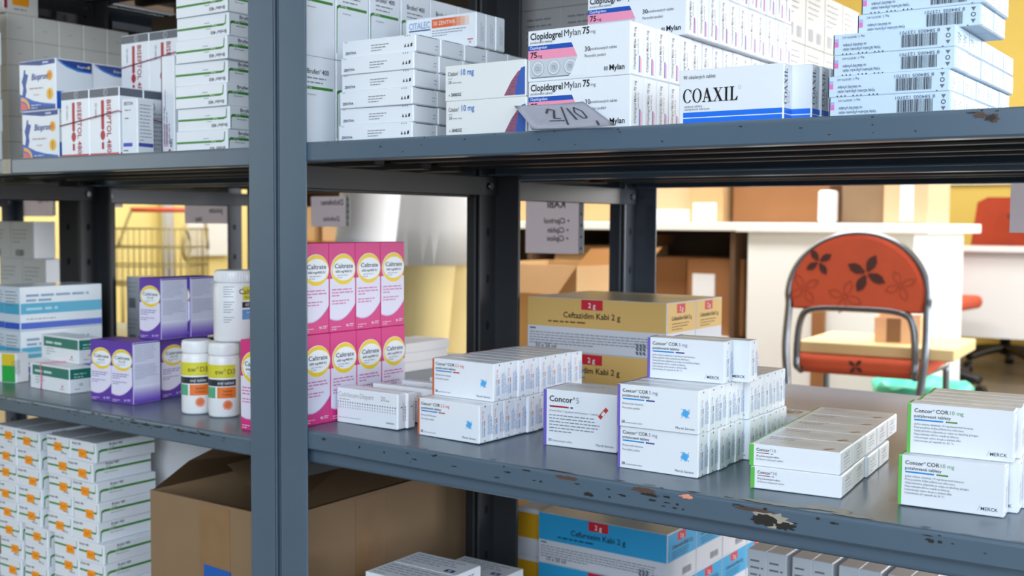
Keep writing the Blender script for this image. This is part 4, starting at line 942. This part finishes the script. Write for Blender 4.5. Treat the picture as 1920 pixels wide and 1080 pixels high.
sign(-1.9480, -1.8320, .848, .920, [('Diclofenac', .108, .052, .010), ('Dolmina', .096, .014, .009)], 'paper sign with mirrored handwriting hanging behind the double post', tilt=R(-1))
sign(-2.4150, -2.2050, .853, .932, [('na objednávku', .195, .050, .012), ('pouze', .150, .028, .012), ('léky', .07, .006, .010)], 'wide paper sign hanging at the left rear opening', strip=False)
sign(-3.1850, -3.0100, .870, .948, [('sirupy', .150, .044, .013)], 'paper sign hanging at the far left edge')
sign(-2.7140, -2.6790, .896, .950, [('k', .02, .02, .012)], 'small paper tag hanging left of the wire basket', strip=False)
sign(-.3800, -.2500, .850, .945, [('30', .10, .006, .012)], 'paper sign hanging at the right edge of the picture', strip=True)

# ------------------------------------------------------------------ background furniture
CTR = mat('white_laminate', (236, 236, 232), .45)
t = thing('desk_counter', 'long white counter with open dark shelves of cardboard boxes', 'counter', (-2.4, 3.0, 0))
obj('worktop', box_bm(-.95, .652, -.03, .70, .835, .868, 0, .004), CTR, t)
for x in (-.92, -.32, .62): obj('side_panel', box_bm(x, x+.02, 0, .66, 0, .835), mat('dark_panel', (96, 70, 48), .6), t)
obj('back_panel', box_bm(-.92, .64, .66, .68, 0, .835), mat('dark_panel', (96, 70, 48), .6), t)
obj('inner_shelf', box_bm(-.90, .62, .02, .655, .40, .425), CTR, t)
t = thing('white_desk', 'white desk with closed front panel behind the orange chair', 'desk', (-1.39, 2.97, 0))
obj('desk_top', box_bm(-.345, .36, -.03, .75, .832, .868, 0, .004), CTR, t)
obj('front_panel', box_bm(-.305, .305, 0, .02, .02, .832), CTR, t)
for x in (-.305, .285): obj('side_panel', box_bm(x, x+.02, .02, .70, .0, .832), CTR, t)
obj('wooden_rail', box_bm(-.045, .0, -.022, -.001, .0, .62), KRAFT_D, t)
def carton(x, y, z, w, d, h, m, label, rz=0, lab=None, open_=False, tape=True):
    t = thing('cardboard_box', label, 'cardboard box', (x, y, z), R(rz))
    if open_:
        bm = bmesh.new(); q = .006
        add_box(bm, 0, w, 0, q, 0, h); add_box(bm, 0, w, d-q, d, 0, h); add_box(bm, 0, q, q, d-q, 0, h); add_box(bm, w-q, w, q, d-q, 0, h); add_box(bm, q, w-q, q, d-q, 0, q)
        obj('box_body', bm, m, t)
        for pts in (((0, 0, h), (w, 0, h), (w-.02, -.06, h-.08), (.02, -.06, h-.08)), ((w, 0, h), (w, d, h), (w+.05, d, h+.05), (w+.05, .0, h+.05))):
            bm = bmesh.new(); f = bm.faces.new([bm.verts.new(p) for p in pts]); bmesh.ops.solidify(bm, geom=[f], thickness=.005); bmesh.ops.recalc_face_normals(bm, faces=bm.faces[:]); obj('box_flap', bm, m, t)
    else:
        obj('box_body', box_bm(0, w, 0, d, 0, h, 0, .004), m, t)
        if tape:
            bm = bmesh.new(); add_box(bm, 0, w, d*.46, d*.54, h-.0005, h+.0008); add_box(bm, -.0008, .0005, d*.46, d*.54, h*.6, h); add_box(bm, w-.0005, w+.0008, d*.46, d*.54, h*.6, h); obj('packing_tape', bm, TAPE, t)
    if lab: obj('paper_label', box_bm(w*lab[0], w*lab[1], -.0015, .0005, h*lab[2], h*lab[3]), mat('label_white', (238, 238, 240), .5), t)
    return t
zc = .8685
carton(-3.02, 3.16, zc, .30, .34, .22, KRAFT_L, 'light cardboard box on the counter beyond the person, left end')
carton(-2.66, 3.14, zc, .34, .34, .30, KRAFT_L, 'cardboard box on the counter behind the middle rear posts')
carton(-2.285, 3.18, zc, .25, .30, .24, mat('pale_cardboard', (214, 178, 138), .75), 'pale cardboard box on the counter with torn whitish lower edge', lab=(.02, .98, .02, .22))
carton(-2.005, 3.10, zc, .145, .26, .26, KRAFT_L, 'narrow light cardboard box on the counter with a white label', lab=(.12, .82, .02, .30))
carton(-1.835, 3.14, zc, .39, .30, .30, KRAFT_D, 'wide brown cardboard box on the counter above the orange chair')
carton(-1.385, 3.10, zc, .16, .28, .28, KRAFT, 'brown cardboard box at the right end of the desk', lab=None)
carton(-1.220, 3.06, zc, .155, .30, .30, mat('pale_cardboard', (214, 178, 138), .75), 'pale cardboard box with white label strip at the right end of the desk', lab=(.38, .68, .03, .95))
o = obj('plastic_canister', box_bm(0, .055, 0, .08, 0, .12, 0, .012, 3), WHITEP, None, loc=(-1.450, 3.02, .8685)); tag(o, 'small white canister on the desk between two cardboard boxes', 'canister')
carton(-2.62, 3.08, .4255, .36, .34, .34, KRAFT_L, 'open cardboard box under the counter with drooping flap', open_=True)
carton(-2.24, 3.12, .4255, .22, .30, .30, KRAFT_D, 'brown cardboard box under the counter near the middle')
carton(-1.985, 3.05, .4255, .24, .32, .30, KRAFT_D, 'brown cardboard box under the counter with a bluish label', lab=(.10, .50, .25, .80))
for k, (x, w_) in enumerate(((-2.95, .40), (-2.50, .42), (-2.03, .30))): carton(x, 3.06, .0, w_, .36, .33, (KRAFT_L, KRAFT, KRAFT_D)[k], 'cardboard box on the floor under the counter, %s of three' % ('left', 'middle', 'right')[k])
# cardboard boxes nearer the racks, beyond the gold-banded cartons
carton(-2.06, 1.75, 0, .40, .34, .74, KRAFT_L, 'tall open cardboard box standing beyond the gold-banded cartons', open_=True, rz=-8)
carton(-2.50, 2.30, 0, .36, .34, .62, KRAFT, 'cardboard box standing on the floor right of the person', rz=-14)

# tall shelves seen left of the person
t = thing('wooden_shelf', 'brown wooden shelf unit with boxes left of the person', 'shelf unit', (-3.85, 2.95, 0), 0)
WD = mat('brown_wood', (150, 104, 50), .55, noise=.12, nscale=6)
for x in (-.45, .43): obj('side_panel', box_bm(x, x+.025, 0, .34, 0, 1.5), WD, t)
for z in (.05, .42, .74, 1.06, 1.38): obj('shelf_board', box_bm(-.425, .43, 0, .34, z, z+.022), WD, t)
obj('back_panel', box_bm(-.425, .43, .32, .34, .05, 1.5), WD, t)
for k, (x, z, w_, h_, m) in enumerate(((-.40, .7625, .24, .17, KRAFT_L), (-.10, .7625, .22, .20, mat('pale_cardboard', (214, 178, 138), .75)), (.16, .7625, .22, .14, mat('olive_carton', (150, 140, 70), .7)), (-.38, .4425, .30, .22, KRAFT_D), (.0, .4425, .30, .20, KRAFT_L))):
    carton(-3.85+x, 3.00, z, w_, .22, h_, m, 'box on the wooden shelf unit, %s' % ('upper left one', 'upper middle one', 'upper right one', 'lower left one', 'lower right one')[k])

# chair with a chrome frame
def flower(bm, f, cu, cv, r, mi, rot=0, outline=False):
    for k in range(4):
        a = R(rot+90*k+12); d = (math.cos(a), math.sin(a)); q = (-d[1], d[0])
        P_ = lambda s, t: f(cu+d[0]*s*r+q[0]*t*r, cv+d[1]*s*r+q[1]*t*r)
        loop = [(.10, .06), (.45, .24), (.72, .22), (1.0, 0), (.72, -.20), (.45, -.22), (.10, -.06)]
        if outline:
            for i in range(len(loop)):
                a_, b_ = loop[i], loop[(i+1) % len(loop)]; sc_ = lambda p: (.52+(p[0]-.52)*.86, p[1]*.80)
                try: bm.faces.new([bm.verts.new(p) for p in (P_(*a_), P_(*b_), P_(*sc_(b_)), P_(*sc_(a_)))]).material_index = mi
                except ValueError: pass
        else: bm.faces.new([bm.verts.new(P_(*p)) for p in loop]).material_index = mi
ORF = mat('orange_upholstery', (188, 74, 40), .8, noise=.16, nscale=9); DKF = ink(70, 30, 24, .8); DKL = ink(150, 56, 32, .8)
t = thing('metal_frame_chair', 'chrome-framed chair with orange flower-patterned back and seat', 'chair', (-1.045, 2.24, 0), R(4))
w_ = .200
hoop = [(-w_+.035, -.06, .0), (-w_+.012, -.03, .36), (-w_, -.02, .50), (-w_+.002, .0, .62)]
arc = [(w_*math.cos(a), .0+.02*math.sin(a), .655+.180*math.sin(a)) for a in [math.pi-math.pi*k/14 for k in range(15)]]
bm = bmesh.new(); add_tube(bm, smoothpath(hoop+arc+[(-x, y, z) for x, y, z in hoop[::-1]], 4), .0115, 12); obj('back_frame', bm, STEEL, t)
bm = bmesh.new(); u = .165
add_tube(bm, smoothpath([(-u+.01, .30, .43), (-u, .02, .43), (-u-.005, -.005, .47), (-u+.004, -.004, .575), (-u+.04, -.004, .612), (0, -.004, .618), (u-.04, -.004, .612), (u-.004, -.004, .575), (u+.005, -.005, .47), (u, .02, .43), (u-.01, .30, .43)], 5), .0105, 10); obj('inner_frame', bm, STEEL, t)
for s in (-1, 1):
    bm = bmesh.new(); add_tube(bm, smoothpath([(s*u, .02, .425), (s*(u+.02), .36, .425), (s*(u+.022), .385, .40), (s*(u+.025), .39, 0)], 5), .0105, 10); obj('front_leg', bm, STEEL, t)
bm = bmesh.new(); n = 22; ring = [(-w_+.016, .612), (w_-.016, .612)]+[((w_-.008)*math.cos(math.pi*k/n), .655+.176*math.sin(math.pi*k/n)) for k in range(n+1)]
fr = [bm.verts.new((x, -.012, z)) for x, z in ring]; bk = [bm.verts.new((x, .022, z)) for x, z in ring]
bm.faces.new(fr); bm.faces.new(bk[::-1])
for i in range(len(ring)): bm.faces.new((fr[i], bk[i], bk[(i+1) % len(ring)], fr[(i+1) % len(ring)]))
bmesh.ops.recalc_face_normals(bm, faces=bm.faces[:])
bmesh.ops.bevel(bm, geom=[e for e in bm.edges if abs(e.verts[0].co.y-e.verts[1].co.y) < .001], offset=.006, segments=2, affect='EDGES')
ff = lambda a, b: (a, -.0128, b)
flower(bm, ff, .030, .722, .060, 1, 52); flower(bm, ff, -.108, .752, .044, 1, -70); flower(bm, ff, -.150, .672, .050, 2, 20, True); flower(bm, ff, -.030, .652, .052, 2, 60, True); flower(bm, ff, .125, .69, .046, 2, 10, True)
obj('backrest', bm, [ORF, DKF, DKL], t)
bm = bmesh.new(); add_box(bm, -.19, .19, .01, .39, .418, .475, 0, .02, 4); flower(bm, lambda a, b: (a, .0092, b), .0, .447, .026, 1, 40); obj('seat', bm, [ORF, DKF], t)
o = obj('wooden_board', box_bm(-.185, .265, .0, .38, 0, .034, 0, .004), mat('pale_wood_board', (226, 196, 140), .5, noise=.06, nscale=8), None, loc=(-1.045, 2.275, .4762), rz=R(4)); tag(o, 'pale wooden board laid across the orange chair seat', 'board')
t2 = thing('small_carton_tray', 'small open cardboard tray on the wooden board', 'tray', (-1.030, 2.370, .5108), R(12))
bm = bmesh.new(); q = .003; w2, d2, h2 = .130, .150, .075
add_box(bm, 0, w2, 0, q, 0, h2); add_box(bm, 0, w2, d2-q, d2, 0, h2); add_box(bm, 0, q, q, d2-q, 0, h2); add_box(bm, w2-q, w2, q, d2-q, 0, h2); add_box(bm, q, w2-q, q, d2-q, 0, q)
obj('tray_body', bm, mat('pale_cardboard', (214, 178, 138), .75), t2)
obj('brown_stripe', box_bm(.035, .075, -.001, .0006, .002, h2-.002), mat('brown_stripe', (128, 96, 62), .7), t2)
bm = bmesh.new(); add_box(bm, .01, .06, .02, .10, .004, .06, 0, .003); add_box(bm, .066, .12, .02, .12, .004, .055, 0, .003); obj('pink_contents', bm, ink(226, 160, 180), t2)
t = thing('waste_bin', 'waste bin with a green bag behind the orange chair', 'bin', (-1.00, 2.80, 0))
bm = bmesh.new(); add_lathe(bm, [(.11, 0), (.14, .30), (.143, .30), (.135, .302)], 28); obj('bin_body', bm, WHITEP, t)
bm = bmesh.new(); r = random.Random(3); prof = [(.145, .22), (.150, .30), (.158, .33), (.150, .345), (.13, .335), (.12, .28)]
add_lathe(bm, prof, 30)
for v in bm.verts: v.co += Vector((r.uniform(-.008, .008), r.uniform(-.008, .008), r.uniform(-.010, .010)))
obj('bin_bag', bm, mat('green_bag', (84, 206, 170), .35), t)

# far right: desk, swivel chairs, poster
t = thing('office_desk', 'light grey desk with modesty panel by the far wall', 'desk', (-1.35, 5.40, 0))
GD = mat('grey_laminate', (206, 204, 200), .5)
obj('desk_top', box_bm(-.75, 1.3, -.05, .42, .722, .750, 0, .004), GD, t); obj('modesty_panel', box_bm(-.70, 1.25, .0, .02, .26, .722), GD, t)
for x in (-.72, 1.22): obj('desk_leg', box_bm(x, x+.05, .0, .40, 0, .722), GD, t)
def swivel(x, y, rz, label, grp):
    t = thing('swivel_chair', label, 'swivel chair', (x, y, 0), R(rz), grp)
    bm = bmesh.new()
    for k in range(5):
        a = R(72*k+10); add_tube(bm, smoothpath([(0, 0, .13), (.16*math.cos(a), .16*math.sin(a), .115), (.30*math.cos(a), .30*math.sin(a), .085)], 4), .024, 8)
    add_tube(bm, [(0, 0, .09), (0, 0, .42)], .030, 12); obj('star_base', bm, BLACKP, t)
    for k in range(5):
        a = R(72*k+10); bm = bmesh.new(); add_tube(bm, [(.30*math.cos(a)-.025, .30*math.sin(a), .031), (.30*math.cos(a)+.025, .30*math.sin(a), .031)], .030, 14); obj('caster', bm, BLACKP, t)
    obj('seat', box_bm(-.23, .23, -.22, .22, .43, .50, 0, .03, 4), ORF, t)
    bm = bmesh.new(); add_tube(bm, smoothpath([(0, -.10, .43), (0, -.25, .45), (0, -.27, .60), (0, -.25, .75)], 4), .018, 8); obj('back_post', bm, BLACKP, t)
    bm = bmesh.new(); vv = [bm.verts.new(p) for p in ((-.225, 0, .66), (.225, 0, .66), (.185, 0, 1.0), (.13, 0, 1.03), (-.13, 0, 1.03), (-.185, 0, 1.0))]; f = bm.faces.new(vv)
    bmesh.ops.solidify(bm, geom=[f], thickness=.06); bmesh.ops.recalc_face_normals(bm, faces=bm.faces[:]); bmesh.ops.bevel(bm, geom=bm.edges[:], offset=.015, segments=2, affect='EDGES')
    flower(bm, lambda a, b: (a, -.0605 if False else -.0608, b), .02, .90, .055, 1, 48); bmesh.ops.translate(bm, verts=bm.verts[:], vec=(0, -.22, 0)); obj('backrest', bm, [ORF, DKF], t)
    return t
swivel(-1.42, 6.22, 14, 'orange swivel chair standing behind the far grey desk', 'orange swivel chairs')
swivel(-1.57, 5.00, -95, 'orange swivel chair in front of the far grey desk, partly behind the white desk', 'orange swivel chairs')
t = thing('poster', 'small poster with an orange picture on the far yellow wall', 'poster', (-2.36, 6.585, .98)); obj('poster_sheet', box_bm(0, .12, 0, .004, 0, .42), PAPER, t); obj('poster_picture', box_bm(.005, .115, -.002, .001, .16, .40), mat('orange_print', (196, 104, 40), .6, noise=.5, nscale=14), t)
o = obj('pipe_casing', box_bm(-2.14, -2.10, 6.50, 6.58, 0, 3.1, 0, .01), mat('yellow_wall_paint', (240, 214, 120)), None); tag(o, 'pale vertical pipe casing on the far yellow wall', 'pipe')
o = obj('rail', box_bm(-2.02, -1.25, 6.565, 6.5995, 1.125, 1.165, 0, .004), CTR); tag(o, 'white horizontal rail on the far yellow wall above the swivel chair', 'rail')

# far left: wall fittings and wire basket trolley
bm = bmesh.new(); add_tube(bm, [(-5.42, 3.22, 0), (-5.42, 3.22, 3.15)], .036, 16); o = obj('pipe', bm, WHITEP); tag(o, 'white vertical pipe against the left yellow wall behind the trolley', 'pipe')
bm = bmesh.new(); add_box(bm, -5.49, -5.46, 3.40, 3.72, .645, .845, 0, .004); o = obj('notice_board', bm, CTR); tag(o, 'white board on the left yellow wall', 'board')
t = thing('wire_trolley', 'wire basket trolley with red handle by the left yellow wall', 'trolley', (-4.62, 2.50, 0), R(35))
WR = mat('brass_wire', (150, 136, 92), .45, metal=.5)
bm = bmesh.new(); L_, B_, z0, z1 = .46, .36, .55, .82
for z in (z0, z0+.09, z0+.18, z1): add_tube(bm, [(-L_/2, -B_/2, z), (L_/2, -B_/2, z), (L_/2, B_/2, z), (-L_/2, B_/2, z)], .0042, 6, closed=True)
for k in range(17):
    x = -L_/2+L_*k/16
    for y in (-B_/2, B_/2): add_tube(bm, [(x, y, z0), (x, y, z1)], .0022, 5)
    add_tube(bm, [(x, -B_/2, z0), (x, B_/2, z0)], .0022, 5)
for k in range(13):
    y = -B_/2+B_*k/12
    for x in (-L_/2, L_/2): add_tube(bm, [(x, y, z0), (x, y, z1)], .0022, 5)
obj('basket', bm, WR, t)
for x in (-L_/2, L_/2):
    bm = bmesh.new(); add_tube(bm, [(x, -B_/2-.02+.06*math.cos(a), z1-.08+.07*math.sin(a)) for a in [2*math.pi*k/20 for k in range(20)]], .005, 6, closed=True); obj('side_loop', bm, WR, t)
bm = bmesh.new(); add_tube(bm, smoothpath([(-L_/2, B_/2, z1-.1), (-L_/2+.04, B_/2+.08, .90), (-L_/2+.06, B_/2+.09, .915)], 4), .008, 8); add_tube(bm, smoothpath([(L_/2, B_/2, z1-.1), (L_/2-.04, B_/2+.08, .90), (L_/2-.06, B_/2+.09, .915)], 4), .008, 8); obj('handle_arm', bm, WR, t)
bm = bmesh.new(); add_tube(bm, [(-L_/2+.04, B_/2+.09, .915), (L_/2-.04, B_/2+.09, .915)], .013, 10); obj('handle', bm, mat('red_plastic', (214, 84, 60), .4), t)
bm = bmesh.new()
for x in (-L_/2+.03, L_/2-.03):
    for y in (-B_/2+.02, B_/2-.02): add_tube(bm, [(x, y, .06), (x, y, z0)], .009, 8)
add_tube(bm, [(-L_/2+.03, -B_/2+.02, .12), (L_/2-.03, -B_/2+.02, .12), (L_/2-.03, B_/2-.02, .12), (-L_/2+.03, B_/2-.02, .12)], .008, 6, closed=True); obj('trolley_frame', bm, WR, t)
for x in (-L_/2+.03, L_/2-.03):
    for y in (-B_/2+.02, B_/2-.02): bm = bmesh.new(); add_tube(bm, [(x-.012, y, .04), (x+.012, y, .04)], .04, 16); obj('wheel', bm, BLACKP, t)

# ------------------------------------------------------------------ person in a white coat
t = thing('person', 'person in a white coat and beige trousers, seen from behind the racks', 'person', (-2.010, 1.465, 0), R(108))
SKIN = mat('skin', (214, 168, 140), .5); COAT = mat('white_cotton_coat', (240, 240, 240), .8, bump=.1, nscale=30); TRO = mat('beige_trousers', (222, 200, 140), .85, noise=.04, nscale=10)
def skinned(name, verts, edges, radii, m, parent, root=0):
    me = bpy.data.meshes.new(name); me.from_pydata(verts, edges, []); o = bpy.data.objects.new(name, me); C.objects.link(o)
    md = o.modifiers.new('skin', 'SKIN'); md.use_smooth_shade = True
    for i, r_ in enumerate(radii):
        v = me.skin_vertices[0].data[i]; v.radius = (r_, r_) if not isinstance(r_, tuple) else r_; v.use_root = (i == root)
    sb = o.modifiers.new('sub', 'SUBSURF'); sb.levels = 2; sb.render_levels = 2
    me.materials.append(m); o.parent = parent; return o
V = [(0, 0, .90), (0, .0, 1.10), (0, .01, 1.28), (0, .02, 1.40), (0, .035, 1.46), (0, .05, 1.52), (0, .06, 1.60), (0, .055, 1.66)]
E_ = [(0, 1), (1, 2), (2, 3), (3, 4), (4, 5), (5, 6), (6, 7)]; RD_ = [(.13, .10), (.115, .09), (.13, .10), (.10, .075), .05, .062, .082, .055]
for s in (-1, 1):
    b = len(V); V += [(s*.165, .01, 1.36), (s*.205, .06, 1.09), (s*.20, .10, .84), (s*.195, .11, .77), (s*.09, .0, .84), (s*.095, .03, .48), (s*.095, 0, .09), (s*.10, .12, .035)]
    E_ += [(3, b), (b, b+1), (b+1, b+2), (b+2, b+3), (0, b+4), (b+4, b+5), (b+5, b+6), (b+6, b+7)]
    RD_ += [.055, .043, .032, .035, .085, .058, .04, .036]
    for k in range(5):      # fingers, unequal and slightly curled
        q = len(V); dx = -.028+.014*k; L_ = (.06, .075, .082, .076, .058)[k]
        if k == 0: V += [(s*.170, .14, .745), (s*.163, .155, .715)]
        else: V += [(s*.197, .11+dx, .77-L_*.62), (s*.190, .115+dx, .77-L_)]
        E_ += [(b+3, q), (q, q+1)]; RD_ += [.009, .008]
skinned('body', V, E_, RD_, SKIN, t)
bm = bmesh.new()                     # hair cap
bmesh.ops.create_uvsphere(bm, u_segments=20, v_segments=14, radius=.098, matrix=Matrix.Translation((0, .04, 1.635))); bmesh.ops.delete(bm, geom=[v for v in bm.verts if v.co.z < 1.60 and v.co.y > .03], context='VERTS'); obj('hair', bm, mat('brown_hair', (84, 58, 40), .6), t, True)
bm = bmesh.new()
for s in (-1, 1): bmesh.ops.create_uvsphere(bm, u_segments=10, v_segments=8, radius=.011, matrix=Matrix.Translation((s*.032, .137, 1.60)))
obj('eyes', bm, ink(60, 44, 36), t, True)
bm = bmesh.new(); add_loft(bm, [[(.010*math.cos(a), .138+.018*math.sin(a)*(1-.5*k), 1.565+.04*k) for a in [2*math.pi*j/8 for j in range(8)]] for k in (0, .5, 1)]); obj('nose', bm, SKIN, t)
obj('mouth', box_bm(-.024, .024, .128, .142, 1.535, 1.543, 0, .003), ink(176, 96, 90), t)
def oval(cx, cy, z, rx, ry, n=28, wob=0, ph=0): return [(cx+(rx+wob*math.sin(5*a+ph))*math.cos(a), cy+(ry+wob*math.cos(4*a+ph))*math.sin(a), z) for a in [2*math.pi*k/n for k in range(n)]]
bm = bmesh.new(); add_loft(bm, [oval(0, -.01, .745, .190, .150, wob=.012), oval(0, -.005, .85, .188, .142, wob=.009, ph=.4), oval(0, 0, .96, .178, .132, wob=.005, ph=.8), oval(0, .005, 1.10, .160, .120), oval(0, .01, 1.28, .185, .140), oval(0, .02, 1.38, .170, .115), oval(0, .03, 1.435, .085, .075)], cap=False)
bmesh.ops.solidify(bm, geom=bm.faces[:], thickness=-.004); ct = obj('white_coat', bm, COAT, t, True)
for s in (-1, 1):
    bm = bmesh.new(); path = smoothpath([(s*.155, .01, 1.375), (s*.195, .025, 1.24), (s*.212, .055, 1.10), (s*.212, .085, .96), (s*.207, .105, .80)], 5); n = len(path)
    add_tube(bm, path, [.076+.006*i/(n-1) for i in range(n)], 18); obj('coat_sleeve', bm, COAT, ct)
for s in (-1, 1):
    bm = bmesh.new(); add_loft(bm, [oval(s*.098, .0, .055, .085, .100), oval(s*.095, .01, .28, .082, .090, wob=.004), oval(s*.092, .012, .50, .084, .096, wob=.005, ph=1), oval(s*.086, -.005, .74, .080, .102, wob=.003, ph=2), oval(s*.074, -.003, .92, .072, .092)]); obj('trouser_leg', bm, TRO, t)
    bm = bmesh.new(); add_loft(bm, [oval(s*.10, .06, .0, .046, .13), oval(s*.10, .06, .035, .050, .132), oval(s*.10, .04, .075, .042, .095)]); obj('shoe', bm, mat('white_shoe', (226, 224, 220), .5), t)
